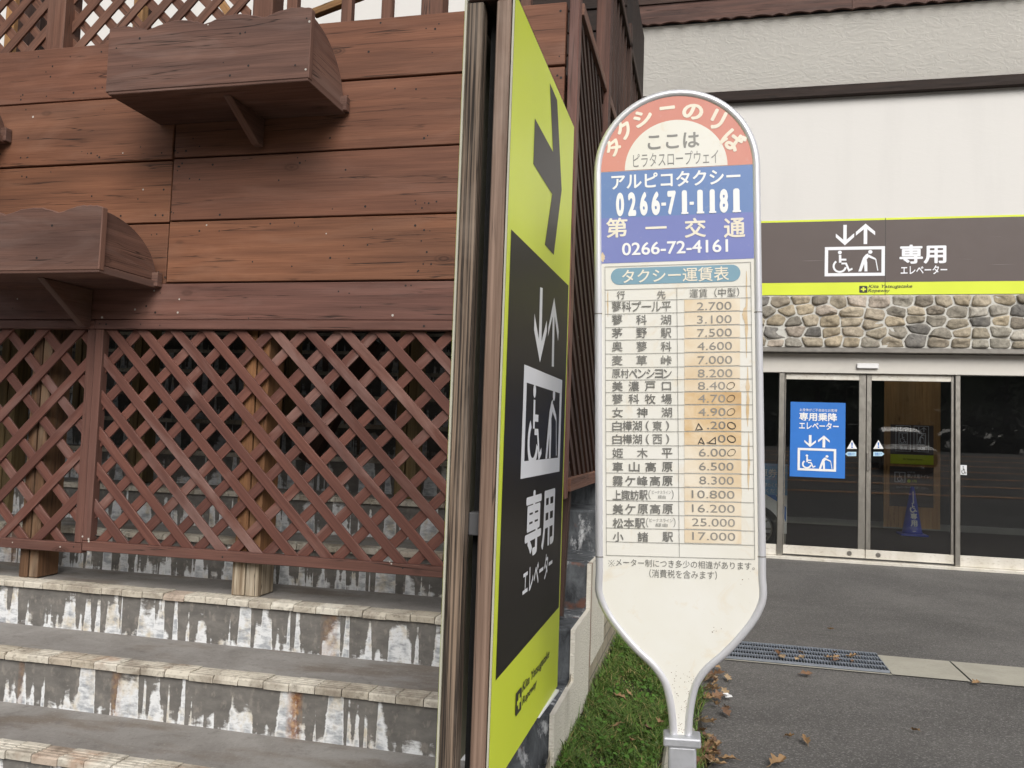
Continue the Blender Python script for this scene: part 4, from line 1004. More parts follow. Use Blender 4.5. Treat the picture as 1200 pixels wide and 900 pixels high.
for (sx, sz) in seeds:
    P = [(sx-.25, Z_st_b+.004), (sx+.25, Z_st_b+.004), (sx+.25, Z_st_t-.004), (sx-.25, Z_st_t-.004)]; P = [((x-sx)/AS, z_-sz) for x, z_ in P]
    for (ox, oz) in seeds:
        dx, dz = (ox-sx)/AS, oz-sz; L = math.hypot(dx, dz)
        if 1e-6 < L < .4: P = clipp(P, (dx/L, dz/L), L/2-rs_.uniform(.003, .0055))
        if len(P) < 3: break
    if len(P) < 3: continue
    P = [(x*AS, z_) for x, z_ in P]; base = []
    for i in range(len(P)):
        a, b = P[i], P[(i+1) % len(P)]; L = math.hypot(b[0]-a[0], b[1]-a[1])
        if L < .018: base.append(((a[0]+b[0])/2, (a[1]+b[1])/2)); continue
        for t in (.14, .38, .62, .86):
            k = rs_.uniform(.93, 1.0); base.append(((a[0]+(b[0]-a[0])*t)*k, (a[1]+(b[1]-a[1])*t)*k))
    n = len(base)
    if n < 5: continue
    dpt = rs_.uniform(.018, .034); tx, tz = rs_.uniform(-.16, .16), rs_.uniform(-.22, .22); vs = []
    for (sc, dd) in ((1.0, -.1), (.97, .55), (.88, .90), (.6, 1.0), (.3, 1.02)):
        for (px, pz) in base: vs.append((sx+px*sc, WY-.018-dpt*dd*(1+(rs_.uniform(-.16, .16) if dd > 0 else 0))-(px*tx+pz*tz)*max(0, dd), sz+pz*sc))
    vs.append((sx, WY-.018-dpt, sz)); fs = []
    for L in range(4):
        for k in range(n): fs.append((L*n+k, L*n+(k+1) % n, (L+1)*n+(k+1) % n, (L+1)*n+k))
    for k in range(n): fs.append((4*n+k, 4*n+(k+1) % n, 5*n))
    c = rs_.choice(cols); f_ = rs_.uniform(.8, 1.25)
    st.mesh(vs, fs, STONE, None, tuple(min(1, q*f_*k_) for q, k_ in zip(c, (1.62, 1.60, 1.54))))
so_ = st.build('cobble', None, smooth=True, fix=True); adopt(so_, stb)
# dark strip for the recess shadow, header, doors
w = MB(); w.span((XW0, WY-.03, Z_st_b-.055), (XW1, FY+.02, Z_st_b-.001), STEELD); w.build('lintel_shade', bld, .004)  # lintel and the shadow under the stone band in one dark strip
Z_h_t = Z_st_b-.058; Z_h_b = zl(892, 436.7, 1200, 440, FY-.04)
w = MB(); w.span((XW0, FY-.05, Z_h_b), (XW1, FY+.06, Z_h_t), HEADER); hd = w.build('door_header', bld, .004)
m = MB(); a, b = PY(1004, 431, FY-.06), PY(1029.5, 426, FY-.06); m.span((a.x, FY-.085, PY(1017, 432, FY-.06).z), (b.x, FY-.051, PY(1017, 426, FY-.06).z), WHITE); m.build('door_sensor', bld, .006)
Z_k_t = zl(916, 637.5, 1200, 656, FY); Z_sill = .035
w = MB(); w.span((XW0, FY-.10, -.01), (XW1, FY+.25, .030), KICK); w.build('threshold', bld, .004)
def px2x(x, y=550): return PY(x, y, FY).x
# mullions
for (xa, xb, mt) in ((911.5, 918, STEEL), (1118.5, 1124.5, STEEL)):
    m = MB(); m.span((px2x(xa), FY-.035, .03), (px2x(xb), FY+.05, Z_h_b), mt, 2); m.build('door_jamb', bld, .004)
def leaf(xa, xb, y, stile_l, stile_r, name):
    """a sliding leaf: glass, two stiles, top rail and kick plate"""
    gm = MB(); gm.box(((xa+xb)/2, y+.012, (Z_k_t+Z_h_b)/2), (xb-xa-.01, .008, Z_h_b-Z_k_t-.03), GLASS); lf = gm.build(name, bld)
    def add(nm, m): o = m.build(nm, None, .003); adopt(o, lf)
    m = MB(); m.span((xa, y, Z_k_t-.002), (xa+stile_l, y+.03, Z_h_b-.004), STEEL, 2); add('stile', m)
    m = MB(); m.span((xb-stile_r, y, Z_k_t-.002), (xb, y+.03, Z_h_b-.004), STEEL, 2); add('stile', m)
    m = MB(); m.span((xa+stile_l, y, Z_h_b-.075), (xb-stile_r, y+.028, Z_h_b-.006), KICK); add('top_rail', m)
    m = MB(); m.span((xa, y-.004, .052), (xb, y+.03, Z_k_t), KICK); add('kick_plate', m)
    return lf
xm = px2x(1014.5)
lf1 = leaf(px2x(918)+.006, xm-.003, FY-.006, .012, .075, 'sliding_door'); lf2 = leaf(xm+.003, px2x(1118.5)-.006, FY-.006, .052, .03, 'sliding_door')
for lf, x in ((lf1, px2x(996)), (lf2, px2x(1029.5))):
    m = MB(); m.tube([(x, FY-.0165, .10), (x, FY-.0095, .10)], .026, STEELD, 20); adopt(m.build('lock', None), lf)
m = MB(); m.span((px2x(1015), FY-.022, PY(1016, 552, FY).z), (px2x(1018.3), FY-.0065, PY(1016, 531, FY).z), STEELD); adopt(m.build('handle', None, .003), lf2)
# fixed side panes
for (xa, xb) in ((px2x(1124.5), px2x(1124.5)+1.75), (px2x(911.5)-1.6, px2x(911.5))):
    m = MB(); m.box(((xa+xb)/2, FY+.01, (Z_k_t+Z_h_b)/2), (xb-xa, .008, Z_h_b-Z_k_t), GLASS); sd = m.build('side_pane', bld)
    m = MB(); m.span((xa, FY-.012, .032), (xb, FY+.03, Z_k_t+.0), KICK); adopt(m.build('kick_plate', None, .003), sd)
m = MB(); x = px2x(1124.5)+1.75; m.span((x, FY-.035, .03), (x+.08, FY+.05, Z_h_b), STEEL, 2); m.build('door_jamb', bld, .004)
m = MB(); m.box(((x+.08+XW1)/2, FY+.01, (Z_k_t+Z_h_b)/2), (XW1-x-.08, .008, Z_h_b-Z_k_t), GLASS); sd = m.build('side_pane', bld)  # unseen glazing added to let more daylight into the lobby
m = MB(); m.span((x+.08, FY-.012, .032), (XW1, FY+.03, Z_k_t), KICK); adopt(m.build('kick_plate', None, .003), sd)
m = MB(); x = px2x(911.5)-1.6; m.span((XW0, WY, 0), (x, FY+.3, Z_st_b-.06), PLASTER); m.build('left_wall', bld)
# lobby
IB = 14.75
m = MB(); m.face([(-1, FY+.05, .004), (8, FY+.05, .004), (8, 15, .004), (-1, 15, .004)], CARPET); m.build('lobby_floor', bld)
m = MB(); m.span((-1, IB, 0), (8, IB+.1, 2.7), INWALL); m.span((-1, FY+.3, 0), (-.9, IB, 2.7), INWALL); m.span((7.9, FY+.3, 0), (8, IB, 2.7), INWALL); m.span((-1, FY+.06, 2.7), (8, 11.3, 2.8), INWALL); m.span((-1, 14.3, 2.7), (8, IB+.1, 2.8), INWALL); m.build('lobby_wall', bld)  # ceiling left open midway, a gap added to daylight the lobby
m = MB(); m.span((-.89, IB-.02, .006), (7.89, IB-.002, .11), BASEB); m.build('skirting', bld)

# wall sign above the doors
GY = WY-.028
zt, zb = Z_sg_t, Z_st_t+.004
ws = thing('wall_sign', (2.4, GY, (zt+zb)/2), 'long brown and lime elevator sign board mounted above the stone band', 'sign')
xs0, xs1 = PY(778, 300, GY).x, PY(1250, 300, GY).x; xse = PY(1037.5, 300, GY).x
m = MB(); m.span((xs0, GY+.004, zb), (xs1+.9, WY-.001, zt), STEELD); wsb = m.build('sign_board', ws)
A = Art((0, GY+.004, 0), (1, 0, 0), (0, 0, 1), .002)
p = lambda x, y: (PY(x, y, GY).x, PY(x, y, GY).z)
zy = zl(890.7, 333.3, 1200, 327.5, GY)
xa, xb = xs0, xs1+.9
A.rect(xa, zb, xb, zt, YELLOW, 1); A.rect(xa, zy, xb, zt-.022, SIGNBR2, 1.5); A.rect(xse-.003, zb, xse+.003, zt, INK, 1.8)
def pr_(x0, y0, x1, y1):
    a = p((x0+x1)/2, y1); b = p((x0+x1)/2, y0); return p(x0, (y0+y1)/2)[0], a[1], p(x1, (y0+y1)/2)[0], b[1]
q = pr_(979.5, 263.5, 1001, 287.5); A.arrow_v((q[0]+q[2])/2, q[1], q[3], q[2]-q[0], False, LILAC_W, 2)
q = pr_(1003, 262, 1025.5, 286); A.arrow_v((q[0]+q[2])/2, q[1], q[3], q[2]-q[0], True, LILAC_W, 2)
q = pr_(966.5, 289, 1037, 323.5); A.frame(*q, .036, LILAC_W, 2)
q = pr_(975.5, 293.5, 999.5, 319); A.wheelchair(*q, LILAC_W, 2)
q = pr_(1006, 293, 1029, 318); A.caneman(*q, LILAC_W, 2)
q = pr_(1054, 286.5, 1109, 309); A.text('専用', *q, LILAC_W, 2, .04)
q = pr_(1055.5, 311, 1110, 321.5); A.text('エレベーター', *q, LILAC_W, 2, .025)
q = pr_(1007, 335, 1016.5, 343); A.logo(*q, INK, YELLOW, 2)
q = pr_(1017.5, 333.5, 1069, 338.5); A.text('Kita Yatsugatake', *q, INK, 2, .01, .3)
q = pr_(1017, 338.5, 1043, 343.5); A.text('Ropeway', *q, INK, 2, .01, .3)
SCR = M_plain('pale_scratch', (.24, .21, .2), .6)
r = random.Random(3)
for k in range(17):
    x, y = r.uniform(893, 1195), r.uniform(272, 325)
    if 960 < x < 1115: continue
    a = p(x, y); A.poly([a, (a[0]+r.uniform(.1, .3), a[1]+r.uniform(-.01, .012)), (a[0]+r.uniform(.05, .12), a[1]-.004)], SCR, 2)
adopt(A.build('print', None), wsb)

# blue poster and stickers on the glass
GL = FY-.004
def flat(name, x0, y0, x1, y1, label, cat, mat, Y, draw=None, group=None, thick=.002):
    t = thing(name, (PY((x0+x1)/2, y1, Y).x, Y, PY((x0+x1)/2, y1, Y).z), label, cat, group)
    P = lambda x, y: (PY(x, y, Y).x, PY(x, y, Y).z)
    a = P(x0, (y0+y1)/2)[0], P((x0+x1)/2, y1)[1]; b = P(x1, (y0+y1)/2)[0], P((x0+x1)/2, y0)[1]
    m = MB(); m.span((a[0], Y, a[1]), (b[0], Y+thick, b[1]), mat); sh = m.build('sheet', t)
    if draw:
        A = Art((0, Y, 0), (1, 0, 0), (0, 0, 1), .0018); F = lambda u, v: (a[0]+(b[0]-a[0])*u, a[1]+(b[1]-a[1])*v)
        draw(A, F); adopt(A.build('print', None), sh)
    return t
def dr_poster(A, F):
    def R(x0, y0, x1, y1): return (*F(x0, y0), *F(x1, y1))
    A.text('お身体がご不自由なお客様', *R(.17, .875, .85, .915), WHITE, 2, .0)
    A.text('専用乗降', *R(.16, .75, .85, .86), WHITE, 2, .035); A.text('エレベーター', *R(.16, .635, .88, .735), WHITE, 2, .03)
    q = R(.26, .40, .47, .56); A.arrow_v((q[0]+q[2])/2, q[1], q[3], q[2]-q[0], False, WHITE, 2, .32)
    q = R(.51, .40, .72, .56); A.arrow_v((q[0]+q[2])/2, q[1], q[3], q[2]-q[0], True, WHITE, 2, .32)
    A.frame(*R(.14, .085, .84, .385), .026, WHITE, 2); A.wheelchair(*R(.22, .12, .47, .30), WHITE, 2, .12); A.caneman(*R(.53, .115, .77, .30), WHITE, 2)
flat('poster', 926, 471.5, 990.5, 559.5, 'bright blue elevator poster with white lettering stuck on the left sliding door', 'poster', PBLUE, FY-.0075, dr_poster)
def sticker_tri(cx, label):
    P = lambda x, y: (PY(x, y, FY-.002).x, PY(x, y, FY-.002).z); t = thing('warning_sticker', (P(cx, 525)[0], FY-.002, P(cx, 525)[1]), label, 'sticker', 'warning stickers on the sliding doors')
    A = Art((0, FY+.0045, 0), (1, 0, 0), (0, 0, 1), .0018); A.poly([P(cx-6, 526), P(cx+6, 526), P(cx, 515.5)], PAPER, 2)
    A.poly([P(cx-.9, 518.5), P(cx+.9, 518.5), P(cx+.6, 522.5), P(cx-.6, 522.5)], PBLUE, 3); A.disc(*P(cx, 524), .009, .009, PBLUE, 3)
    A.build('sheet', t)
def sticker_arrow(cx, right, label):
    P = lambda x, y: (PY(x, y, FY-.002).x, PY(x, y, FY-.002).z); s = 1 if right else -1
    t = thing('arrow_sticker', (P(cx, 533)[0], FY-.002, P(cx, 533)[1]), label, 'sticker', 'arrow stickers on the sliding doors')
    LB = PALE_BLUE; A = Art((0, FY+.0045, 0), (1, 0, 0), (0, 0, 1), .0018); A.poly([P(cx-s*6, 529.5), P(cx+s*4, 529.5), P(cx+s*7, 532), P(cx+s*4, 534.5), P(cx-s*6, 534.5)], LB, 2)
    A.text('自動ドア', *(P(cx-4, 533.6)), *(P(cx+4, 530.6)), PBLUE, 3); A.build('sheet', t)
PALE_BLUE = M_plain('pale_blue_print', (.42, .60, .72), .5)
sticker_tri(998.5, 'small white triangular warning sticker on the left sliding door beside the blue poster'); sticker_tri(1029.5, 'small white triangular warning sticker on the right sliding door')
sticker_arrow(997.5, False, 'small pale blue arrow sticker on the left sliding door beside the poster'); sticker_arrow(1029.5, True, 'small pale blue arrow sticker on the right sliding door pointing away from the poster')
def dr_wc(A, F): A.wheelchair(*F(.15, .1), *F(.9, .9), INK, 2, .12)
DIMW = M_plain('dim_white_print', (.66, .67, .69), .5)
flat('wheelchair_sticker', 1125.5, 545, 1133, 556.5, 'small wheelchair sticker at the edge of the right fixed pane', 'sticker', DIMW, FY+.0025, dr_wc, None, .002)

# things inside the lobby
BYL = 14.25
bd_t = flat('plywood_board', 1036, 425, 1102, 619, 'tall orange-brown plywood board standing in the lobby behind the right door', 'board', PLYWOOD, BYL, None, None, .02)
def dr_info(A, F):
    def R(x0, y0, x1, y1): return (*F(x0, y0), *F(x1, y1))
    A.rect(*R(0, 0, 1, .24), YELLOW, 1); A.text('Kita Yatsugatake Ropeway', *R(.30, .09, .75, .15), INK, 2)
    for k, x in enumerate((.12, .54)):
        A.frame(*R(x, .32, x+.35, .98), .008, DIMW, 2); A.frame(*R(x+.07, .50, x+.28, .80), .010, DIMW, 2)
        (A.wheelchair if k == 0 else A.caneman)(*R(x+.10, .53, x+.25, .77), DIMW, 3)
        A.text('専用', *R(x+.09, .36, x+.26, .45), DIMW, 2, .02)
        q = R(x+.06, .83, x+.17, .95); A.arrow_v((q[0]+q[2])/2, q[1], q[3], q[2]-q[0], False, DIMW, 2); q = R(x+.18, .83, x+.29, .95); A.arrow_v((q[0]+q[2])/2, q[1], q[3], q[2]-q[0], True, DIMW, 2)
flat('notice', 1043.5, 498, 1094, 544, 'dark elevator notice with lime strip, upper one on the plywood board', 'notice', SIGNBR2, BYL-.004, dr_info, None, .003)
def dr_wcn(A, F):
    def R(x0, y0, x1, y1): return (*F(x0, y0), *F(x1, y1))
    A.frame(*R(.11, .60, .36, .86), .012, DIMW, 2); A.wheelchair(*R(.17, .63, .32, .83), DIMW, 2, .13)
    A.text('車いす用トイレ', *R(.40, .72, .90, .82), DIMW, 2, .02); A.disc(*F(.44, .64), .026, .026, YELLOW, 2); A.text('2階', *R(.50, .61, .62, .68), YELLOW, 2); A.text('お手洗', *R(.40, .84, .58, .88), DIMW, 2)
    A.text('エレベーターをご利用ください。', *R(.15, .45, .88, .51), DIMW, 2)
flat('notice', 1042.5, 547, 1094, 594, 'dark wheelchair toilet notice, lower one on the plywood board', 'notice', SIGNBR2, BYL-.004, dr_wcn, None, .003)
# traffic cone
cz = PZ(1069, 621, .006); CX, CY = cz.x, 13.75; CX = PY(1069, 600, CY).x
cone = thing('traffic_cone', (CX, CY, .004), 'dark blue traffic cone with white wheelchair mark in front of the plywood board', 'traffic cone')
ch = .72
m = MB(); m.span((CX-.19, CY-.19, .006), (CX+.19, CY+.19, .035), NAVY); m.build('base', cone, .012, seg=2)
m = MB(); m.tube([(CX, CY, .033), (CX, CY, .07), (CX, CY, ch-.02), (CX, CY, ch), (CX, CY, ch+.012)], [.150, .135, .032, .028, .016], NAVY, 28); cb_ = m.build('body', cone, smooth=True)
tilt = math.atan((.135-.032)/(ch-.09))
A = Art((CX, CY-.142, .05), (1, 0, 0), Vector((0, math.sin(tilt), math.cos(tilt))), .002)
A.wheelchair(-.050, .31, .050, .45, WHITE, 2, .18); A.text('専', -.046, .205, .046, .295, WHITE, 2, .05); A.text('用', -.046, .10, .046, .19, WHITE, 2, .05); A.text('駐車場', -.022, .02, .022, .035, WHITE, 2); A.rect(-.008, .44, .008, .62, DIMW, 2)
adopt(A.build('print', None), cb_)
# blue notice stand and a wheel at the left side pane
SY_ = 10.85
def dr_stand(A, F):
    def R(x0, y0, x1, y1): return (*F(x0, y0), *F(x1, y1))
    A.rect(*R(0, 0, 1, .55), WHITE, 1); A.poly([F(.55, .55), F(.75, .55), F(.98, .16), F(.98, .38)], PBLUE, 2); A.text('乗車券を', *R(.2, .80, .95, .93), WHITE, 2, .02); A.text('ここでお求めください', *R(.2, .66, .95, .72), WHITE, 2); A.text('お求めください', *R(.2, .58, .95, .64), WHITE, 2)
STB = M_plain('stand_blue', (.17, .38, .66), .5)
tst = flat('notice_stand', 868, 543, 922.5, 624, 'blue and white ticket notice stand in the lobby behind the left fixed pane', 'notice stand', STB, SY_, dr_stand, None, .03)
for xx in (872, 920):
    m = MB(); x = PY(xx, 600, SY_).x; m.span((x-.018, SY_+.032, .005), (x+.018, SY_+.065, .95), STEEL, 2); m.build('leg', tst, .003)
WY_ = 10.6; wc = PY(886, 604, WY_); wh = thing('wheel', (wc.x, WY_, .005), 'black tyred wheel with silver rim in front of the blue notice stand', 'wheel')
RW = .27; zc_ = .285
ty = MB()
ring = [(wc.x+RW*.86*math.cos(a), WY_, zc_+RW*.86*math.sin(a)) for a in [2*math.pi*k/40 for k in range(41)]]
ty.tube(ring, .045, RUBBER, 12, False); ty.build('tyre', wh, smooth=True)
rm = MB(); rm.tube([(wc.x+RW*.69*math.cos(a), WY_, zc_+RW*.69*math.sin(a)) for a in [2*math.pi*k/40 for k in range(41)]], .014, STEEL, 8, False)
for k in range(10): a = 2*math.pi*k/10; rm.tube([(wc.x, WY_, zc_), (wc.x+RW*.69*math.cos(a), WY_, zc_+RW*.69*math.sin(a))], .011, STEEL, 8)
rm.tube([(wc.x, WY_-.05, zc_), (wc.x, WY_+.05, zc_)], .05, STEELD, 16); rm.build('rim', wh, smooth=False)

# =================================================================== DRAIN GRATE
gt = thing('drain_grate', ((gx0+gx1)/2, (DY0+DY1)/2, 0), 'long galvanised drain grate in the asphalt, strewn with dry leaves', 'drain grate')
GRT = M_plain('galvanised_grate', (.30, .33, .38), .45, .6, .15, 10)
m = MB(); m.face([(gx0, DY0+.012, .006), (gx1-.004, DY0+.012, .006), (gx1-.004, DY1-.014, .006), (gx0, DY1-.014, .006)], BLACK); m.build('pit', gt)  # flat black sheet painting the shade below the bars
m = MB(); gw = (DY1-DY0-.036)
nlong = 5
for k in range(nlong): yy = DY0+.016+gw*k/(nlong-1); m.span((gx0, yy-.0035, .008), (gx1-.006, yy+.0035, .022), GRT)
x = gx0+.01
while x < gx1-.008:
    m.span((x, DY0+.0165, .009), (x+.004, DY1-.0185, .021), GRT); x += .0165
m.build('bars', gt)

# =================================================================== GRASS
gr = MB(); rg = random.Random(12)
def hump(x, y): return .02+.01*math.sin(x*5+y*3)
soil = MB(); GX1 = -.025
def edge(y): return GX1+.035*math.sin(y*2.1)+.02*math.sin(y*7.3)
ny = 24
for i in range(ny):
    ya, yb = 2.35+(6.9-2.35)*i/ny, 2.35+(6.9-2.35)*(i+1)/ny
    soil.face([(SX+.01, ya, gz(0, ya)+.02), (edge(ya), ya, gz(0, ya)+.007), (edge(yb), yb, gz(0, yb)+.007), (SX+.01, yb, gz(0, yb)+.02)], SOIL)
tag(soil.build('grass_bed'), kind='structure')
for k in range(42000):
    y = 2.4+(6.85-2.4)*rg.random()**1.25; x = SX+.02+(edge(y)-SX-.02)*rg.random()
    d = edge(y)-x
    if x > -.175 and y < 3.94 and x < -.04: continue
    if d < .12 and rg.random() > d/.12*.8+.1: continue
    dens = math.sin(x*9+1.3)*math.sin(y*6.1)+.5*math.sin(x*23+y*17)
    if dens < -.6 and rg.random() < .5: continue
    zb_ = gz(x, y)+.012; h = rg.uniform(.018, .055)*(1.0+.35*dens)*(1.6 if x < SX+.06 and rg.random() < .3 else 1); a = rg.uniform(0, 6.283); ln = rg.uniform(.5, 2.0)*h; wv = rg.uniform(.0016, .0032)
    dx, dy = math.cos(a), math.sin(a); px, py = -dy*wv, dx*wv
    c0 = rg.random(); tone = .75+.5*rg.random()
    col = (.100*tone, .175*tone, .036*tone) if c0 < .60 else ((.145*tone, .225*tone, .05*tone) if c0 < .87 else (.34*tone, .29*tone, .12*tone))
    p0 = (x-px, y-py, zb_); p1 = (x+px, y+py, zb_); m0 = (x+dx*ln*.35-px*.8, y+dy*ln*.35-py*.8, zb_+h*.62); m1 = (x+dx*ln*.35+px*.8, y+dy*ln*.35+py*.8, zb_+h*.62); tp = (x+dx*ln, y+dy*ln, zb_+h*.95)
    gr.mesh([p0, p1, m1, m0, tp], [(0, 1, 2, 3), (3, 2, 4)], GRASS, None, col)
for k in range(2200):                                       # broad clover-like leaves among the blades
    y = 2.4+4.4*rg.random()**1.2; x = SX+.03+(edge(y)-SX-.06)*rg.random()
    if x > -.18 and y < 3.95: continue
    z_ = gz(x, y)+rg.uniform(.025, .06); r0 = rg.uniform(.006, .014); a = rg.uniform(0, 6.28); tx, ty_ = rg.uniform(-.5, .5), rg.uniform(-.5, .5); tone = rg.uniform(.7, 1.3)
    vs = [(x+r0*math.cos(a+q)*(1 if i % 2 else .75), y+r0*math.sin(a+q)*(1 if i % 2 else .75), z_+r0*(tx*math.cos(a+q)+ty_*math.sin(a+q))) for i, q in enumerate([k2*1.047 for k2 in range(6)])]
    gr.mesh(vs, [tuple(range(6))], GRASS, None, (.10*tone, .22*tone, .035*tone))
tag(gr.build('grass'), 'short green grass with a few dry blades between the staircase wall and the asphalt', 'grass', None, 'stuff')

# =================================================================== FALLEN LEAVES
def leaf_mesh(seed):
    r = random.Random(seed); m = MB(); n = 18; L = 1.0; base = [(.27, .165, .08), (.33, .21, .11), (.20, .11, .06), (.38, .27, .16), (.16, .09, .055)][seed % 5]
    ed = []
    for i in range(n):
        t = i/(n-1); w = .30*math.sin(math.pi*t**.8)*(1+.38*math.sin(t*17+seed)); ed.append((t*L, w))
    cur = r.uniform(.5, 1.6); tw = r.uniform(-.5, .5)
    f = lambda x, y: (x-.5, y*math.cos(cur*.5), .12+abs(y)*cur*.8*.6+.25*cur*(x-.45)**2+tw*y*x*.7+.03*math.sin(9*x+seed))
    for i in range(n-1):
        (xa, wa), (xb, wb) = ed[i], ed[i+1]
        for s in (-1, 1): m.mesh([f(xa, 0), f(xb, 0), f(xb, s*wb), f(xa, s*wa)], [(0, 1, 2, 3)], LEAFM, None, base)
    m.tube([f(0, 0), (-.58, .02, .13), (-.72, .05, .10)], [.018, .014, .008], LEAFM, 5); m.c = [base]*len(m.f)
    o = m.build('fallen_leaf'); me = o.data; bpy.data.objects.remove(o); return me
LM = [leaf_mesh(s) for s in range(10)]
rl = random.Random(5)
def drop(x, y, size, lab, grp, lift=.0, tiltmax=.3):
    o = bpy.data.objects.new('fallen_leaf', rl.choice(LM)); COL.objects.link(o)
    o.location = (x, y, max(gz(x, y), gz(x, y))+.004+lift); o.rotation_euler = (rl.uniform(-tiltmax, tiltmax), rl.uniform(-tiltmax, tiltmax), rl.uniform(0, 6.28)); o.scale = (size, size*rl.uniform(.8, 1.2), size*rl.uniform(.7, 1.2))
    tag(o, lab, 'leaf', grp)
def dropp(px, py, size, lab, grp, lift=0, tm=.3):
    p_ = PZ(px, py, .01); drop(p_.x, p_.y, size, lab, grp, lift, tm)
for k in range(64):
    y = rl.uniform(776, 900); x = 829+rl.gauss(0, 7)+(6 if y < 850 else 0); x = max(818, min(852, x))
    dropp(x, y, rl.uniform(.045, .085), 'curled brown leaf heaped along the grass edge beside the taxi sign post', 'leaves heaped along the grass edge', .006+rl.random()*.02, .8)
for (px, py, s, lab) in ((945, 791, .085, 'tan dry leaf lying alone on the asphalt just below the drain grate'), (926, 864, .05, 'small pale dry leaf left of a larger brown one on the asphalt'), (944, 869, .075, 'brown dry leaf lying on the asphalt beside a smaller pale one'),
                    (1072, 857, .05, 'tiny yellowish dry leaf alone on the open asphalt at right'), (912, 896, .10, 'broad brown dry leaf at the bottom edge of the asphalt'), (839, 876, .07, 'orange-brown dry leaf on the asphalt nearest the leaf heap'), (852, 891, .08, 'tan curled dry leaf near the sign post at the bottom of the picture'),
                    (1143, 801, .07, 'small pale dry leaf resting on the joint of the concrete gutter strip'), (973, 738, .05, 'tiny brown dry leaf on the asphalt between grate and doors')):
    dropp(px, py, s, lab, None, .004)
for k in range(12):
    px = rl.uniform(862, 1035); t = (px-862)/175; py = 763+t*14+rl.uniform(-5, 8)
    dropp(px, py, rl.uniform(.04, .075), 'brown dry leaf lying on the drain grate', 'leaves on the drain grate', .022)
for k in range(15):
    px = rl.uniform(672, 782); py = rl.uniform(790, 898); 
    if px < 712 and py < 850: continue
    dropp(px, py, rl.uniform(.04, .075), 'small tan dry leaf caught in the grass', 'leaves lying in the grass', .045, .6)
pp = MB(); r = random.Random(9)
for i in range(6):
    a0_, b0_ = r.uniform(-.5, .5), r.uniform(-.5, .5)
    pp.face([(a0_*.03+.025*math.cos(a+i), b0_*.02+.017*math.sin(a+i), .008+.016*r.random()) for a in (0, 1.4, 3.0, 4.6)], PAPER)
o = pp.build('paper_scrap'); o.location = PZ(851, 818, .01); tag(o, 'crumpled white paper scrap on the asphalt beside the leaf heap', 'litter')

# =================================================================== BEHIND THE PHOTOGRAPHER (mirrored in the door glass)
def car(cx, cy, zg):
    t = thing('parked_car', (cx, cy, zg), 'black parked car reflected in the right door glass', 'car')
    prof = [(0, .35), (-.02, .62), (.10, .86), (.95, 1.02), (1.55, 1.50), (2.2, 1.66), (3.3, 1.64), (4.1, 1.30), (4.5, 1.05), (4.55, .5), (4.4, .3), (.15, .25)]
    w3_ = lambda u, v, d: (cx+d, cy-u, zg+v)
    b = MB(); secs = [(-.90, .97), (-.84, 1.0), (-.5, 1.02), (.5, 1.02), (.84, 1.0), (.90, .97)]
    n = len(prof); vs = []
    for d, k in secs:
        for u, v in prof:
            dd = d*(1-.24*max(0, (v-1.0)/.66)); vs.append(w3_(u+(1-k)*1.2*(1 if u < 2 else -1), v*(k if v > .9 else 1), dd))
    fs = []
    for i in range(len(secs)-1):
        for k in range(n): fs.append((i*n+k, i*n+(k+1) % n, (i+1)*n+(k+1) % n, (i+1)*n+k))
    fs += [tuple(range(n)), tuple(range((len(secs)-1)*n, len(secs)*n))]
    b.mesh(vs, fs, CARP); bo = b.build('body', t, .04, seg=2, fix=True)
    g = MB(); g.mesh([w3_(.98, 1.05, -.70), w3_(.98, 1.05, .70), w3_(1.52, 1.49, .58), w3_(1.52, 1.49, -.58)], [(0, 1, 2, 3)], CARG); g.v = [(a, b_+.02, c+.02) for a, b_, c in g.v]; g.build('windscreen', t)
    for s in (-1, 1):
        h = MB(); h.box(w3_(-.01, .76, s*.66), (.34, .05, .13), LAMPM); h.build('headlight', t, .02)
        h = MB(); h.box(w3_(1.2, 1.12, s*1.0), (.2, .1, .13), CARP); h.build('mirror', t, .03)
        for u in (.85, 3.6):
            w_ = MB(); w_.tube([w3_(u, .33, s*.68), w3_(u, .33, s*.9)], .33, RUBBER, 24); w_.tube([w3_(u, .33, s*.89), w3_(u, .33, s*.905)], .2, STEEL, 16); w_.build('wheel', t)
    h = MB(); h.box(w3_(-.03, .6, 0), (.9, .04, .16), STEELD); h.build('grille', t, .01)
cy_ = 2*FY-33.0; car(PY(1068, 508, 33.0).x, cy_, gz(0, cy_))
rf_ = random.Random(33); fo = MB()
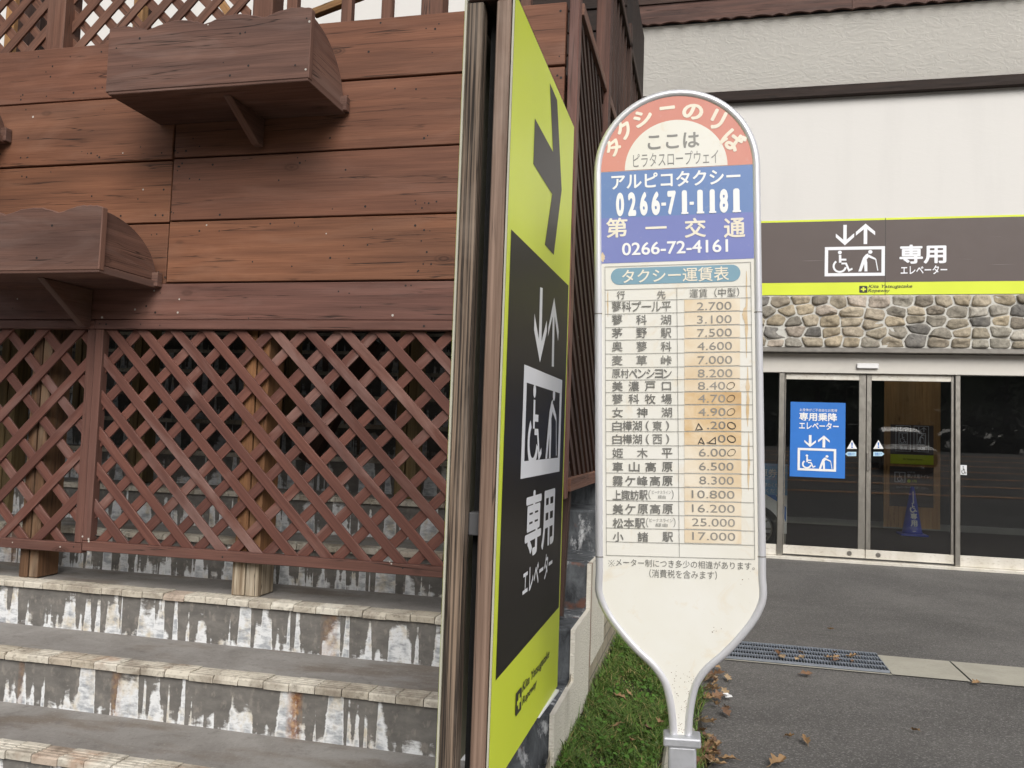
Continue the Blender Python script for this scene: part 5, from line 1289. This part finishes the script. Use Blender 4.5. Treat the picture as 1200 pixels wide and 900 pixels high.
for k in range(26):
    cx = -45+k*4+rf_.uniform(-1.5, 1.5); cyy = rf_.uniform(-52, -36); H = rf_.uniform(9, 15); zg = gz(cx, cyy)
    fo.tube([(cx, cyy, zg), (cx+rf_.uniform(-.4, .4), cyy, zg+H*.8)], [.28, .08], DARKW, 7)
    for i in range(260):
        t = rf_.random(); rad = (2.9*(1-t*.8))*math.sqrt(rf_.random()); a = rf_.uniform(0, 6.28); x, y, z_ = cx+rad*math.cos(a), cyy+rad*math.sin(a), zg+.5+t*H; s = rf_.uniform(.25, .6); tone = rf_.uniform(.6, 1.3)
        n_ = Vector((rf_.gauss(0, 1), rf_.gauss(0, 1), rf_.gauss(0, 1))).normalized(); u_ = n_.orthogonal().normalized(); v_ = n_.cross(u_); c = Vector((x, y, z_))
        fo.face([c+u_*s, c+v_*s*.6, c-u_*s, c-v_*s*.6], FOREST, None, (.030*tone, .045*tone, .016*tone))
hl = MB(); hx = [-160+i*16 for i in range(21)]
for i in range(20):
    for j in range(5):
        H = lambda x, k: (x, -54-k*14, 1.2+k*7.5+2.2*math.sin(x*.07+k)+1.4*math.sin(x*.21))
        hl.face([H(hx[i], j), H(hx[i], j+1), H(hx[i+1], j+1), H(hx[i+1], j)], HILLM)
tag(hl.build('added_hill'), kind='structure')  # unseen hill added to close sky gaps in the mirrored trees
for k in range(5200):                                       # undergrowth added to cover the bright ground band mirrored in the glass
    x, y = rf_.uniform(-45, 60), rf_.uniform(-31, -24.5); z_ = gz(x, y)+rf_.uniform(0, 2.6)*(.55+.45*math.sin(x*.9)*math.sin(x*.37+1)); s_ = rf_.uniform(.25, .5); tone = rf_.uniform(.5, 1.2)
    n_ = Vector((rf_.gauss(0, 1), rf_.gauss(0, 1), rf_.gauss(0, 1))).normalized(); u_ = n_.orthogonal().normalized(); v_ = n_.cross(u_); c = Vector((x, y, z_))
    fo.face([c+u_*s_, c+v_*s_*.6, c-u_*s_, c-v_*s_*.6], FOREST, None, (.028*tone, .040*tone, .015*tone))
tag(fo.build('forest'), 'dark belt of trees behind the car park, mirrored in the door glass', 'trees', None, 'stuff')
